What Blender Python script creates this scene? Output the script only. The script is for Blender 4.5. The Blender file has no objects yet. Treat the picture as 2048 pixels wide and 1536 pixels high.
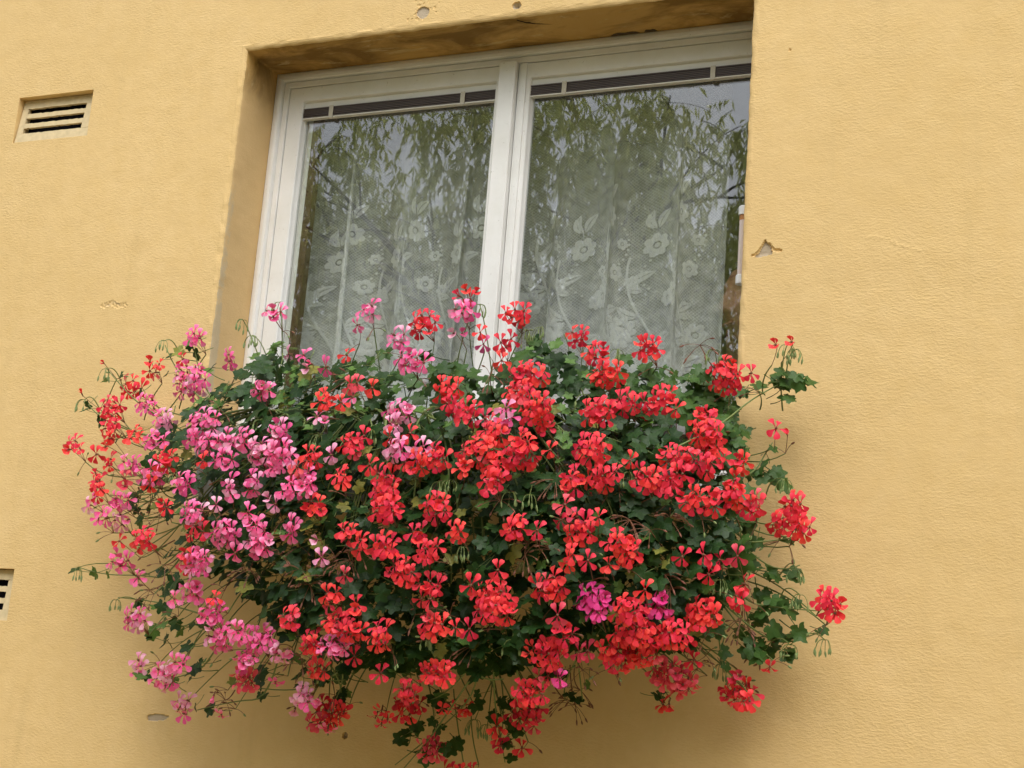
import bpy, math, random
import numpy as np
from mathutils import Vector, Matrix, Quaternion, noise

random.seed(7); rng = np.random.default_rng(7)
SC = bpy.context.scene
COL = SC.collection
Z0 = 3.1                                   # height of the window head above the ground

# ------------------------------------------------------------------ camera
F_PX = 3067.6
yaw, pitch, roll = 0.41916, 0.22342, 0.07880
CAM = np.array([2.0472, -2.8679, -1.5580 + Z0])
_f = np.array([-math.sin(yaw) * math.cos(pitch), math.cos(yaw) * math.cos(pitch), math.sin(pitch)])
_r = np.array([math.cos(yaw), math.sin(yaw), 0.0]); _u = np.cross(_r, _f)
RGT = math.cos(roll) * _r + math.sin(roll) * _u
UPV = -math.sin(roll) * _r + math.cos(roll) * _u
cd = bpy.data.cameras.new('camera'); cam = bpy.data.objects.new('camera', cd); COL.objects.link(cam)
cd.sensor_width = 36; cd.lens = F_PX / 2048 * 36; cd.clip_end = 600; cd.clip_start = 0.05
m = Matrix.Identity(4)
for i in range(3):
    m[i][0], m[i][1], m[i][2], m[i][3] = RGT[i], UPV[i], -_f[i], CAM[i]
cam.matrix_world = m
SC.camera = cam

def at(px, py, Y):
    """world point at depth plane y=Y seen at photo position px,py (2048 wide)"""
    d = _f + (px - 1024) / F_PX * RGT - (py - 768) / F_PX * UPV
    t = (Y - CAM[1]) / d[1]
    return CAM + t * d

# ------------------------------------------------------------------ light
SUN_EL, SUN_AZ = math.radians(60), math.radians(156)     # azimuth clockwise from +y (the wall looks to -y)
w = bpy.data.worlds.new('World'); SC.world = w; w.use_nodes = True
nt = w.node_tree; nt.nodes.clear()
sky = nt.nodes.new('ShaderNodeTexSky'); sky.sky_type = 'NISHITA'; sky.sun_disc = False
sky.sun_elevation = SUN_EL; sky.sun_rotation = SUN_AZ; sky.air_density = 1.0; sky.dust_density = 3.0
hs = nt.nodes.new('ShaderNodeHueSaturation'); hs.inputs['Saturation'].default_value = 0.22
bg = nt.nodes.new('ShaderNodeBackground'); bg.inputs['Strength'].default_value = 0.15
ow = nt.nodes.new('ShaderNodeOutputWorld')
nt.links.new(sky.outputs[0], hs.inputs['Color']); nt.links.new(hs.outputs[0], bg.inputs[0]); nt.links.new(bg.outputs[0], ow.inputs[0])
sd = bpy.data.lights.new('sun', 'SUN'); sun = bpy.data.objects.new('sun', sd); COL.objects.link(sun)
sd.energy = 0.75; sd.angle = math.radians(48); sd.color = (1.0, 0.95, 0.86)
sdir = Vector((math.sin(SUN_AZ) * math.cos(SUN_EL), math.cos(SUN_AZ) * math.cos(SUN_EL), math.sin(SUN_EL)))
sun.rotation_euler = sdir.to_track_quat('Z', 'Y').to_euler(); sun.location = (0, -5, 12)
SC.view_settings.view_transform = 'Standard'; SC.view_settings.look = 'None'
SC.view_settings.exposure = 0.93; SC.view_settings.gamma = 1.0; SC.view_settings.use_curve_mapping = False
SC.cycles.max_bounces = 8; SC.cycles.transparent_max_bounces = 24
SC.cycles.diffuse_bounces = 4; SC.cycles.glossy_bounces = 3; SC.cycles.transmission_bounces = 6

# ------------------------------------------------------------------ helpers
def tag(o, label=None, cat=None, group=None, kind=None):
    if label: o['label'] = label
    if cat: o['category'] = cat
    if group: o['group'] = group
    if kind: o['kind'] = kind
    return o

def empty(name, loc):
    o = bpy.data.objects.new(name, None); COL.objects.link(o); o.location = loc; o.empty_display_size = .1
    return o

class MB:
    """collects verts and faces"""
    def __init__(s): s.v = []; s.f = []; s.n = 0; s.mi = []; s.uv = []
    def add(s, v, f, mi=0, uv=None):
        v = np.asarray(v, float).reshape(-1, 3)
        s.v.append(v)
        s.f += [tuple(int(i) + s.n for i in q) for q in f]
        s.mi += [mi] * len(f); s.n += len(v)
        s.uv.append(np.zeros((len(v), 2)) if uv is None else np.asarray(uv, float))
    def box(s, a, b, mi=0):
        x0, y0, z0 = a; x1, y1, z1 = b
        v = [(x0,y0,z0),(x1,y0,z0),(x1,y1,z0),(x0,y1,z0),(x0,y0,z1),(x1,y0,z1),(x1,y1,z1),(x0,y1,z1)]
        s.add(v, [(0,3,2,1),(4,5,6,7),(0,1,5,4),(1,2,6,5),(2,3,7,6),(3,0,4,7)], mi)
    def tube(s, pts, r, n=5, mi=0, cap=True):
        pts = np.asarray(pts, float); k = len(pts)
        rs = np.full(k, r) if np.isscalar(r) else np.asarray(r, float)
        t = np.gradient(pts, axis=0); t /= np.linalg.norm(t, axis=1)[:, None] + 1e-12
        ref = np.array([0.31, 0.2, 0.93]) if abs(t[0][2]) < .9 else np.array([1., 0.1, 0.])
        a = np.cross(t, ref); a /= np.linalg.norm(a, axis=1)[:, None] + 1e-12
        b = np.cross(t, a)
        ang = np.arange(n) / n * 2 * math.pi
        v = pts[:, None, :] + rs[:, None, None] * (np.cos(ang)[None, :, None] * a[:, None, :] + np.sin(ang)[None, :, None] * b[:, None, :])
        f = [(i*n+j, i*n+(j+1) % n, (i+1)*n+(j+1) % n, (i+1)*n+j) for i in range(k-1) for j in range(n)]
        if cap: f += [tuple(range(n))[::-1], tuple((k-1)*n + j for j in range(n))]
        s.add(v.reshape(-1, 3), f, mi)
    def data(s, name, mats, smooth=False):
        me = bpy.data.meshes.new(name)
        V = np.concatenate(s.v) if s.v else np.zeros((0, 3))
        me.from_pydata(V.tolist(), [], s.f)
        if not isinstance(mats, (list, tuple)): mats = [mats]
        for q in mats: me.materials.append(q)
        if len(mats) > 1: me.polygons.foreach_set('material_index', s.mi)
        uvl = me.uv_layers.new(name='UVMap'); UV = np.concatenate(s.uv)
        li = np.zeros(len(me.loops), int); me.loops.foreach_get('vertex_index', li)
        uvl.data.foreach_set('uv', UV[li].ravel())
        if smooth: me.polygons.foreach_set('use_smooth', [True] * len(me.polygons))
        me.update()
        return me
    def obj(s, name, mats, parent=None, loc=(0, 0, 0), smooth=False):
        return link(name, s.data(name, mats, smooth), parent, loc)

def link(name, me, parent=None, loc=(0, 0, 0), quat=None, scale=None):
    o = bpy.data.objects.new(name, me); COL.objects.link(o)
    o.location = loc
    if quat is not None: o.rotation_mode = 'QUATERNION'; o.rotation_quaternion = quat
    if scale is not None: o.scale = (scale,) * 3
    if parent is not None: o.parent = parent
    return o

def bez(a, b, c, n=8):
    t = np.linspace(0, 1, n)[:, None]; a, b, c = map(np.asarray, (a, b, c))
    return (1-t)**2*a + 2*t*(1-t)*b + t*t*c

# ------------------------------------------------------------------ materials
class NT:
    def __init__(s, name):
        s.m = bpy.data.materials.new(name); s.m.use_nodes = True; s.t = s.m.node_tree
        s.b = s.t.nodes['Principled BSDF']; s.o = s.t.nodes['Material Output']
    def n(s, ty, **kw):
        q = s.t.nodes.new('ShaderNode' + ty)
        for k, v in kw.items():
            if k in q.inputs.keys() if hasattr(q.inputs, 'keys') else False: q.inputs[k].default_value = v
            else: setattr(q, k, v)
        return q
    def l(s, a, b): s.t.links.new(a, b)
    def math(s, op, a, b=None, c=None):
        q = s.t.nodes.new('ShaderNodeMath'); q.operation = op
        for i, x in enumerate((a, b, c)):
            if x is None: continue
            if hasattr(x, 'links'): s.l(x, q.inputs[i])
            else: q.inputs[i].default_value = x
        return q.outputs[0]
    def noise(s, vec, scale, detail=4, rough=.55, dist=0):
        q = s.t.nodes.new('ShaderNodeTexNoise'); q.inputs['Scale'].default_value = scale; q.inputs['Detail'].default_value = detail
        q.inputs['Roughness'].default_value = rough; q.inputs['Distortion'].default_value = dist
        if vec is not None: s.l(vec, q.inputs['Vector'])
        return q.outputs['Fac']
    def ramp(s, fac, stops):
        q = s.t.nodes.new('ShaderNodeValToRGB'); e = q.color_ramp.elements
        while len(e) < len(stops): e.new(.5)
        for i, (p, c) in enumerate(stops):
            e[i].position = p; e[i].color = (c, c, c, 1) if np.isscalar(c) else (*c, 1)
        s.l(fac, q.inputs[0]); return q.outputs[0]
    def mix(s, fac, a, b, mode='MIX'):
        q = s.t.nodes.new('ShaderNodeMix'); q.data_type = 'RGBA'; q.blend_type = mode
        for i, x in ((0, fac), (6, a), (7, b)):
            if hasattr(x, 'links'): s.l(x, q.inputs[i])
            elif i == 0: q.inputs[0].default_value = x
            else: q.inputs[i].default_value = (*x, 1)
        return q.outputs[2]
    def coord(s, scale=(1, 1, 1)):
        tc = s.t.nodes.new('ShaderNodeTexCoord'); mp = s.t.nodes.new('ShaderNodeMapping')
        s.l(tc.outputs['Object'], mp.inputs[0]); mp.inputs['Scale'].default_value = scale
        return mp.outputs[0]
    def geo(s, scale=(1, 1, 1)):
        g = s.t.nodes.new('ShaderNodeNewGeometry'); mp = s.t.nodes.new('ShaderNodeMapping')
        s.l(g.outputs['Position'], mp.inputs[0]); mp.inputs['Scale'].default_value = scale
        return mp.outputs[0]
    def bump(s, h, strength, dist, nrm=None):
        q = s.t.nodes.new('ShaderNodeBump'); q.inputs['Strength'].default_value = strength; q.inputs['Distance'].default_value = dist
        s.l(h, q.inputs['Height'])
        if nrm is not None: s.l(nrm, q.inputs['Normal'])
        return q.outputs[0]
    def base(s, c, rough=.6, spec=.5):
        if hasattr(c, 'links'): s.l(c, s.b.inputs['Base Color'])
        else: s.b.inputs['Base Color'].default_value = (*c, 1)
        if hasattr(rough, 'links'): s.l(rough, s.b.inputs['Roughness'])
        else: s.b.inputs['Roughness'].default_value = rough
        s.b.inputs['Specular IOR Level'].default_value = spec

def simple(name, c, rough=.6, spec=.4, var=.15, scale=40):
    q = NT(name); nz = q.noise(q.geo(), scale, 4)
    d = tuple(x * (1 - var) for x in c); e = tuple(min(1, x * (1 + var)) for x in c)
    q.base(q.mix(nz, d, e), rough, spec); return q.m

def make_stucco(name, stained):
    q = NT(name)
    v1 = q.geo((0.62, 1.0, 1.35)); v0 = q.geo()
    col = q.mix(q.ramp(q.noise(v0, 2.2, 5, .6), [(.3, 0), (.7, 1)]), (.735, .522, .240), (.795, .575, .285))
    col = q.mix(q.ramp(q.noise(v0, 22, 5, .65), [(.35, 0), (.75, .55)]), col, (.70, .475, .195))
    col = q.mix(q.ramp(q.noise(q.geo((1.0, 1, .55)), .9, 5, .65), [(.40, 0), (.66, .50)]), col, (.68, .475, .215))
    col = q.mix(q.ramp(q.noise(q.geo((6.0, 1, .5)), 2.4, 5, .6), [(.56, 0), (.74, .30)]), col, (.60, .42, .19))
    at_ = q.t.nodes.new('ShaderNodeAttribute'); at_.attribute_name = 'bare'
    bare = q.ramp(q.math('ADD', at_.outputs['Fac'], q.math('MULTIPLY', q.math('SUBTRACT', q.noise(v0, 60, 4), .5), .5)), [(.4, 0), (.55, 1)])
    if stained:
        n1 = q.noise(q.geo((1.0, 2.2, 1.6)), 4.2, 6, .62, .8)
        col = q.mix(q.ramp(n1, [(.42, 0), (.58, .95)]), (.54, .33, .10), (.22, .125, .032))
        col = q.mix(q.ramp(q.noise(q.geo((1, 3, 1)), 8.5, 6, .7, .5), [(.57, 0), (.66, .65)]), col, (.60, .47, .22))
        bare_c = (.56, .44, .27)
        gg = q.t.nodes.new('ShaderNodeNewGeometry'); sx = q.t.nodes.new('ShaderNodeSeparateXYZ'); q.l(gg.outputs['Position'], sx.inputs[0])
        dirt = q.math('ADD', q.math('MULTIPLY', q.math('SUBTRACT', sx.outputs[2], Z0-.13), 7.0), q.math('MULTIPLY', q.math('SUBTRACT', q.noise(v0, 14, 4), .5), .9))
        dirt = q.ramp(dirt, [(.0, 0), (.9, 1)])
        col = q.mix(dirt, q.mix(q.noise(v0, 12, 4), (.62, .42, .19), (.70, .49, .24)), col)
    else:
        bare_c = (.50, .41, .30)
    col = q.mix(bare, col, bare_c)
    q.base(col, .88, .18)
    h1 = q.noise(v1, 175, 4, .6, .15); h2 = q.noise(v0, 420, 2, .5); h3 = q.noise(v0, 13, 3, .5)
    # patches where the float finish is coarser
    amp = q.ramp(q.noise(v0, 3.5, 3), [(.3, .25), (.7, 1.0)])
    h = q.math('ADD', q.math('MULTIPLY', q.math('MULTIPLY', q.math('POWER', h1, 1.5), amp), 1.0), q.math('MULTIPLY', h2, .22))
    b = q.bump(h, .45 if not stained else .25, .0042)
    b = q.bump(h3, .35, .008, b)
    q.l(b, q.b.inputs['Normal'])
    return q.m
M_WALL = make_stucco('yellow_render', False)
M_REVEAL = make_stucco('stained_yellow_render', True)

def make_paint():
    q = NT('white_gloss_paint'); v = q.geo()
    col = q.mix(q.ramp(q.noise(v, 9, 5, .6), [(.35, 0), (.75, 1)]), (.86, .855, .84), (.76, .75, .715))
    sp = q.ramp(q.noise(v, 170, 2), [(.70, 0), (.76, .6)])
    col = q.mix(sp, col, (.42, .40, .34))
    q.base(col, .42, .5)
    q.l(q.bump(q.noise(q.geo((3, 1, .35)), 70, 4), .22, .002), q.b.inputs['Normal'])
    return q.m
M_PAINT = make_paint()
M_GREY = simple('plaster_grey', (.46, .42, .38), .9, .2, .2, 60)
M_VENT = simple('vent_clay', (.62, .50, .30), .85, .2, .22, 70)
M_DARK = simple('dark_void', (.012, .012, .018), .95, .1)
M_ROOM = simple('room_plaster', (.55, .53, .48), .9, .2, .05, 3)
M_FLOOR = simple('room_floor', (.16, .10, .06), .6, .4, .2, 8)
M_BROWN = simple('brown_wood', (.085, .038, .022), .5, .4, .3, 30)
M_SLAT = simple('brown_slat', (.085, .062, .055), .45, .5, .12, 30)
M_RAIL = simple('pale_rail', (.78, .76, .70), .5, .4, .06, 60)
M_TAPE = simple('ladder_tape', (.60, .56, .48), .85, .2, .2, 400)
M_PLANTER = simple('planter_plastic', (.42, .43, .44), .5, .4, .08, 30)
M_SOIL = simple('soil', (.035, .025, .018), .95, .1, .5, 80)
M_ZINC = simple('sill_metal', (.16, .17, .17), .45, .5, .15, 15)

def make_glass():
    q = NT('window_glass'); t = q.t
    tr = t.nodes.new('ShaderNodeBsdfTransparent'); tr.inputs[0].default_value = (.96, .975, .965, 1)
    gl = t.nodes.new('ShaderNodeBsdfGlossy'); gl.inputs['Roughness'].default_value = 0.010
    bp = q.bump(q.noise(q.geo(), 4.0, 0, .4), .006, .012)
    q.l(bp, gl.inputs['Normal'])
    ge = t.nodes.new('ShaderNodeNewGeometry'); dt = t.nodes.new('ShaderNodeVectorMath'); dt.operation = 'DOT_PRODUCT'
    q.l(ge.outputs['Normal'], dt.inputs[0]); q.l(ge.outputs['Incoming'], dt.inputs[1])
    sch = q.math('POWER', q.math('SUBTRACT', 1.0, q.math('ABSOLUTE', dt.outputs['Value'])), 5.0)
    fac = q.math('ADD', q.math('MULTIPLY', sch, .9), .12)       # each face stands for two surfaces of the double glazing
    q.t.nodes[-1].use_clamp = True
    mx = t.nodes.new('ShaderNodeMixShader'); q.l(fac, mx.inputs[0]); q.l(tr.outputs[0], mx.inputs[1]); q.l(gl.outputs[0], mx.inputs[2])
    q.l(mx.outputs[0], q.o.inputs['Surface']); return q.m
M_GLASS = make_glass()

def make_lace(name, solid):
    q = NT(name); t = q.t
    df = t.nodes.new('ShaderNodeBsdfDiffuse'); df.inputs[0].default_value = (.90, .91, .92, 1)
    tl = t.nodes.new('ShaderNodeBsdfTranslucent'); tl.inputs[0].default_value = (.88, .89, .91, 1)
    m1 = t.nodes.new('ShaderNodeMixShader'); m1.inputs[0].default_value = .12
    q.l(df.outputs[0], m1.inputs[1]); q.l(tl.outputs[0], m1.inputs[2])
    tr = t.nodes.new('ShaderNodeBsdfTransparent'); m2 = t.nodes.new('ShaderNodeMixShader')
    uv = t.nodes.new('ShaderNodeUVMap'); sep = t.nodes.new('ShaderNodeSeparateXYZ'); q.l(uv.outputs[0], sep.inputs[0])
    if solid:
        al = q.math('ADD', q.math('MULTIPLY', q.noise(uv.outputs[0], 420, 2), .2), .68)
    else:
        u, v = sep.outputs[0], sep.outputs[1]
        a = q.math('ABSOLUTE', q.math('SINE', q.math('MULTIPLY', q.math('ADD', u, v), math.pi / .0078)))
        b = q.math('ABSOLUTE', q.math('SINE', q.math('MULTIPLY', q.math('SUBTRACT', u, v), math.pi / .0078)))
        net = q.math('MINIMUM', a, b)                     # near 0 on the threads
        line = q.ramp(net, [(.10, 1.0), (.45, 0.0)])
        dens = q.ramp(v, [(.0, 1.45), (.45, 1.0), (.80, .62), (1.0, .40)])
        fine = q.ramp(q.noise(uv.outputs[0], 34, 3), [(.35, .40), (.7, .68)])
        al = q.math('MULTIPLY', q.math('ADD', q.math('MULTIPLY', line, .26), fine), dens)
    q.l(al, m2.inputs[0]); q.l(tr.outputs[0], m2.inputs[1]); q.l(m1.outputs[0], m2.inputs[2])
    q.l(m2.outputs[0], q.o.inputs['Surface']); return q.m
M_NET = make_lace('lace_net', False)
M_LACE = make_lace('lace_motif', True)

def make_petal(name, base, deep, pale, streak):
    """v of the UV runs from the throat (0) to the tip (1), u across"""
    q = NT(name); t = q.t
    uv = t.nodes.new('ShaderNodeUVMap'); sep = t.nodes.new('ShaderNodeSeparateXYZ'); q.l(uv.outputs[0], sep.inputs[0])
    u, v = sep.outputs[0], sep.outputs[1]
    oi = t.nodes.new('ShaderNodeObjectInfo')
    col = q.mix(q.ramp(v, [(.05, 0), (.5, .75), (1.0, 1)]), deep, base)
    col = q.mix(q.math('MULTIPLY', q.ramp(v, [(.45, 0), (1.0, 1)]), oi.outputs['Random']), col, pale)
    # fine dark veins on the claw
    ve = q.math('ABSOLUTE', q.math('SINE', q.math('MULTIPLY', u, 9.4)))
    vein = q.math('MULTIPLY', q.ramp(ve, [(.0, 1), (.28, 0)]), q.ramp(v, [(.15, 1), (.72, 0)]))
    col = q.mix(q.math('MULTIPLY', vein, streak), col, deep)
    hsn = t.nodes.new('ShaderNodeHueSaturation'); q.l(col, hsn.inputs['Color'])
    q.l(q.math('ADD', q.math('MULTIPLY', oi.outputs['Random'], .012), .492), hsn.inputs['Hue'])
    q.l(q.math('ADD', q.math('MULTIPLY', oi.outputs['Random'], .20), .93), hsn.inputs['Value'])
    q.base(hsn.outputs[0], .52, .28)
    q.b.inputs['Sheen Weight'].default_value = .12
    tl = t.nodes.new('ShaderNodeBsdfTranslucent'); q.l(hsn.outputs[0], tl.inputs[0])
    mx = t.nodes.new('ShaderNodeMixShader'); mx.inputs[0].default_value = .22
    q.l(q.b.outputs[0], mx.inputs[1]); q.l(tl.outputs[0], mx.inputs[2]); q.l(mx.outputs[0], q.o.inputs['Surface'])
    return q.m
PET = {
    'r': make_petal('petal_scarlet', (.92, .030, .044), (.50, .005, .014), (.93, .080, .070), .8),
    's': make_petal('petal_rose_red', (.80, .055, .085), (.45, .008, .03), (.86, .16, .20), .7),
    'p': make_petal('petal_pink', (.95, .115, .335), (.76, .015, .14), (.96, .34, .60), .8),
    'l': make_petal('petal_pale_pink', (.95, .36, .58), (.60, .04, .16), (.90, .60, .70), .8),
    'm': make_petal('petal_magenta', (.86, .04, .27), (.46, .006, .09), (.86, .14, .40), .7),
}
def make_leaf(name, c0, c1, pale):
    q = NT(name); t = q.t
    uv = t.nodes.new('ShaderNodeUVMap'); sep = t.nodes.new('ShaderNodeSeparateXYZ'); q.l(uv.outputs[0], sep.inputs[0])
    oi = t.nodes.new('ShaderNodeObjectInfo')
    rnd = q.math('ADD', q.math('MULTIPLY', oi.outputs['Random'], .55), q.math('MULTIPLY', q.noise(q.geo(), 30, 3), .5))
    col = q.mix(rnd, c0, c1)
    col = q.mix(q.math('MULTIPLY', q.math('GREATER_THAN', oi.outputs['Random'], .955), .75), col, (.30, .27, .05))
    # veins along the lobes (u = angle, v = radius)
    ve = q.math('ABSOLUTE', q.math('SINE', q.math('MULTIPLY', sep.outputs[0], math.pi * 5)))
    vein = q.math('MULTIPLY', q.ramp(ve, [(.0, 1), (.22, 0)]), .55)
    col = q.mix(vein, col, pale)
    q.base(col, .46, .30)
    bz = q.bump(q.math('ADD', vein, q.noise(q.geo(), 260, 2)), .35, .0018); q.l(bz, q.b.inputs['Normal'])
    tl = t.nodes.new('ShaderNodeBsdfTranslucent')
    q.l(q.mix(.5, col, pale), tl.inputs[0])
    mx = t.nodes.new('ShaderNodeMixShader'); mx.inputs[0].default_value = .22
    q.l(q.b.outputs[0], mx.inputs[1]); q.l(tl.outputs[0], mx.inputs[2]); q.l(mx.outputs[0], q.o.inputs['Surface'])
    return q.m
M_LEAF = make_leaf('leaf_dark', (.010, .038, .008), (.028, .078, .014), (.07, .15, .028))
M_LEAF2 = make_leaf('leaf_fresh', (.075, .165, .028), (.12, .23, .05), (.19, .30, .08))
M_STEM = simple('green_stem', (.15, .20, .055), .55, .4, .25, 30)
M_PED = simple('red_pedicel', (.20, .085, .045), .6, .35, .4, 60)
M_BUD = simple('green_bud', (.20, .27, .10), .6, .3, .25, 90)
M_DRY = simple('withered_brown', (.22, .095, .065), .8, .2, .4, 90)
M_TWIG = simple('woody_stem', (.085, .075, .035), .8, .2, .3, 40)

# ------------------------------------------------------------------ the ground
q = NT('lawn'); c = q.mix(q.noise(q.geo(), .8, 6), (.035, .065, .018), (.075, .11, .035)); q.base(c, .95, .1); M_LAWN = q.m
g = MB(); S = 250
g.add([(-S, -S, 0), (S, -S, 0), (S, 0.0, 0), (-S, 0.0, 0)], [(0, 1, 2, 3)])
g.add([(-S, 0.4, 0), (S, 0.4, 0), (S, S, 0), (-S, S, 0)], [(0, 1, 2, 3)])
tag(g.obj('ground', M_LAWN), kind='structure')
g = MB(); g.box((-18, -4.6, -.02), (18, -.02, .03)); q = NT('bounce_paving'); q.base(q.mix(q.noise(q.geo(), 1.5, 6), (.28, .24, .13), (.38, .32, .18)), .9, .2); q.l(q.bump(q.noise(q.geo(), 60, 4), .4, .01), q.b.inputs['Normal'])  # slab added out of view, to bounce warm fill up at the house
tag(g.obj('bounce_pavement', q.m), kind='structure')

# ------------------------------------------------------------------ the rendered wall
W, H, D = 1.25, 1.10, 0.139
NZ = lambda x, y, z, s=1.0: noise.noise(Vector((x * s, y * s, z * s)))
wall = MB(); bare = []
def wadd(v, f, b=None):
    wall.add(v, f); bare.extend([0.0] * len(v) if b is None else list(b))
RM = 0.02                                       # width of the worked band round the opening
holes = [(-RM, W + RM, -H - RM, RM)]
VENTS = [(-.686, -.449, -.180, -.056), (-.735, -.474, -1.392, -1.270)]
holes += VENTS
DENSE = {  # name: (x0,x1,z0,z1)
    'chip': (W + RM, 1.365, -.625, -.525), 'round_filler': (.43, .515, .0205, .075),
    'peck': (.66, .78, .0205, .075), 'small_hole': (.425, .485, -1.615, -1.56), 'low_patch': (-.07, .05, -1.615, -1.55),
    'scar': (-.34, -.23, -.665, -.60), 'crack_right': (1.33, 1.50, -.20, -.06), 'ridge': (1.47, 1.66, -.63, -.55)}
holes += list(DENSE.values())
xs = sorted({-5.0, 6.0, *[h[0] for h in holes], *[h[1] for h in holes]})
zs = sorted({-Z0 - .05, 3.2, *[h[2] for h in holes], *[h[3] for h in holes]})
for i in range(len(xs) - 1):
    for j in range(len(zs) - 1):
        cx, cz = (xs[i] + xs[i+1]) / 2, (zs[j] + zs[j+1]) / 2
        if any(a < cx < b and c_ < cz < d for a, b, c_, d in holes): continue
        wadd([(xs[i], 0, zs[j]), (xs[i+1], 0, zs[j]), (xs[i+1], 0, zs[j+1]), (xs[i], 0, zs[j+1])], [(0, 1, 2, 3)])
def inpoly(x, z, P):
    c_ = False; n = len(P)
    for i in range(n):
        (x1, z1), (x2, z2) = P[i], P[(i+1) % n]
        if (z1 > z) != (z2 > z) and x < (x2-x1)*(z-z1)/(z2-z1)+x1: c_ = not c_
    return c_
def seg_d(x, z, P):
    b = 9
    for (x1, z1), (x2, z2) in zip(P[:-1], P[1:]):
        t = max(0, min(1, ((x-x1)*(x2-x1)+(z-z1)*(z2-z1))/((x2-x1)**2+(z2-z1)**2+1e-12)))
        b = min(b, math.hypot(x-x1-t*(x2-x1), z-z1-t*(z2-z1)))
    return b
def pw(*pts): return [tuple(at(a, b, 0)[[0, 2]] - np.array([0, Z0])) for a, b in pts]
CHIP = pw((1530, 482), (1540, 490), (1545, 507), (1520, 514), (1508, 513), (1518, 504))
CHIPC = pw((1494, 513), (1508, 510), (1518, 503), (1530, 482)); CHIPC2 = pw((1538, 487), (1547, 500), (1562, 502))
ROUND = [(.471 + .0165*math.cos(a)*(1+.08*math.sin(3*a)), .041 + .0145*math.sin(a)) for a in np.linspace(0, 6.283, 14)[:-1]]
LOWP = pw((294, 1431), (302, 1428), (326, 1429), (338, 1433), (330, 1440), (312, 1442), (296, 1440))
CRK = pw((1520, 55), (1545, 72), (1562, 85), (1580, 100)); RIDGE = pw((1725, 472), (1752, 475), (1775, 479), (1795, 489), (1815, 494), (1838, 500)); SCAR = pw((205, 612), (222, 606), (235, 611), (250, 610))
def dense_fn(nm, x, z):
    """returns depth into the wall and how bare it is"""
    d, b = 0.0, 0.0
    if nm == 'chip':
        if inpoly(x, z, CHIP): d, b = .006 + .002*NZ(x, 0, z, 90), 1
        c1 = min(seg_d(x, z, CHIPC), seg_d(x, z, CHIPC2))
        if c1 < .0024*(1+.6*NZ(x, 0, z, 120)): d = max(d, .0035)
    elif nm == 'round_filler':
        if inpoly(x, z, ROUND): d, b = .0035, 1
        if abs(NZ(x, 3, z, 90)) > .44 and d == 0: d = .0012
    elif nm == 'peck':
        r = math.hypot(x-.707, (z-.029)*1.2); r2 = math.hypot(x-.752, z-.056)
        if r < .011: d, b = .010*(1-r/.011)+.003, .6
        if r2 < .006: d = .008
    elif nm == 'small_hole':
        r = math.hypot(x-.454, z+1.588)
        if r < .0065: d, b = .008, .7
    elif nm == 'low_patch':
        if inpoly(x, z, LOWP): d, b = .0035, .9
    elif nm == 'scar':
        c1 = seg_d(x, z, SCAR)
        if c1 < .008: d, b = .0012*math.cos(c1/.008*1.57)+.0022*NZ(x, 0, z, 190), .40
    elif nm == 'ridge':
        c1 = seg_d(x, z, RIDGE)
        if c1 < .005: d = -.0003*math.cos(c1/.005*1.57)*(1+1.6*NZ(x, 0, z, 80)) + .0005*NZ(x, 2, z, 220)
    elif nm == 'crack_right':
        c1 = seg_d(x, z, CRK)
        if c1 < .0022: d = .0022
    return d, b
for nm, (x0, x1, z0, z1) in DENSE.items():
    st = .0022; nx = max(2, int((x1-x0)/st)); nz = max(2, int((z1-z0)/st)); V = []; B = []
    for j in range(nz+1):
        for i in range(nx+1):
            x = x0+(x1-x0)*i/nx; z = z0+(z1-z0)*j/nz
            edge = i in (0, nx) or j in (0, nz)
            d, b = (0, 0) if edge else dense_fn(nm, x, z)
            V.append((x, d, z)); B.append(b)
    wadd(V, [(j*(nx+1)+i, j*(nx+1)+i+1, (j+1)*(nx+1)+i+1, (j+1)*(nx+1)+i) for j in range(nz) for i in range(nx)], B)

# worked band + rounded arris + reveal, swept round the opening
def perim(step=.007):
    P = []
    def run(a, b, n0):
        n = max(2, int(math.dist(a, b)/step))
        for i in range(n): P.append((a[0]+(b[0]-a[0])*i/n, a[1]+(b[1]-a[1])*i/n, n0, i == 0))
    run((0, 0), (0, -H), (-1, 0)); run((0, -H), (W, -H), (0, -1)); run((W, -H), (W, 0), (1, 0)); run((W, 0), (0, 0), (0, 1))
    return P
P = perim(); nP = len(P)
prof = [(-RM, 0.0), (-.016, 0.0), (-.011, .0), (-.007, .0008), (-.0035, .0026), (-.0012, .0058), (0, .0105), (0, .022), (0, .05), (0, .09), (0, D + .02)]
V = []; B = []
for k, (x, z, nrm, corner) in enumerate(P):
    ox, oz = nrm
    if corner: pn = P[k-1][2]; ox, oz = ox+pn[0], oz+pn[1]
    for pi, (o, y) in enumerate(prof):
        o2 = -o
        px_, pz_ = x + ox*o2, z + oz*o2
        if 0 < pi < len(prof)-1:
            a = .0013 if pi < 8 else .0005
            na = NZ(px_, y, pz_, 26)*a + NZ(px_+5, y, pz_, 95)*a*.8
            if pi >= 4: px_ += -ox*na*1.1; pz_ += -oz*na*1.1
            y2 = y + (NZ(px_+9, y, pz_, 40)*.0018 if pi in (2, 3, 4, 5) else 0)
        else: y2 = y
        V.append((px_, y2, pz_))
        bb = 0.0
        if nrm == (-1, 0) and 5 <= pi <= 7: bb = .18 + .45*min(1, max(0, (-z-.08)/.6)) + .25*NZ(0, 4, z, 9)
        if nrm == (0, 1) and 4 <= pi <= 6: bb = .22 + .3*NZ(x, 4, 0, 14)
        B.append(bb)
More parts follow.
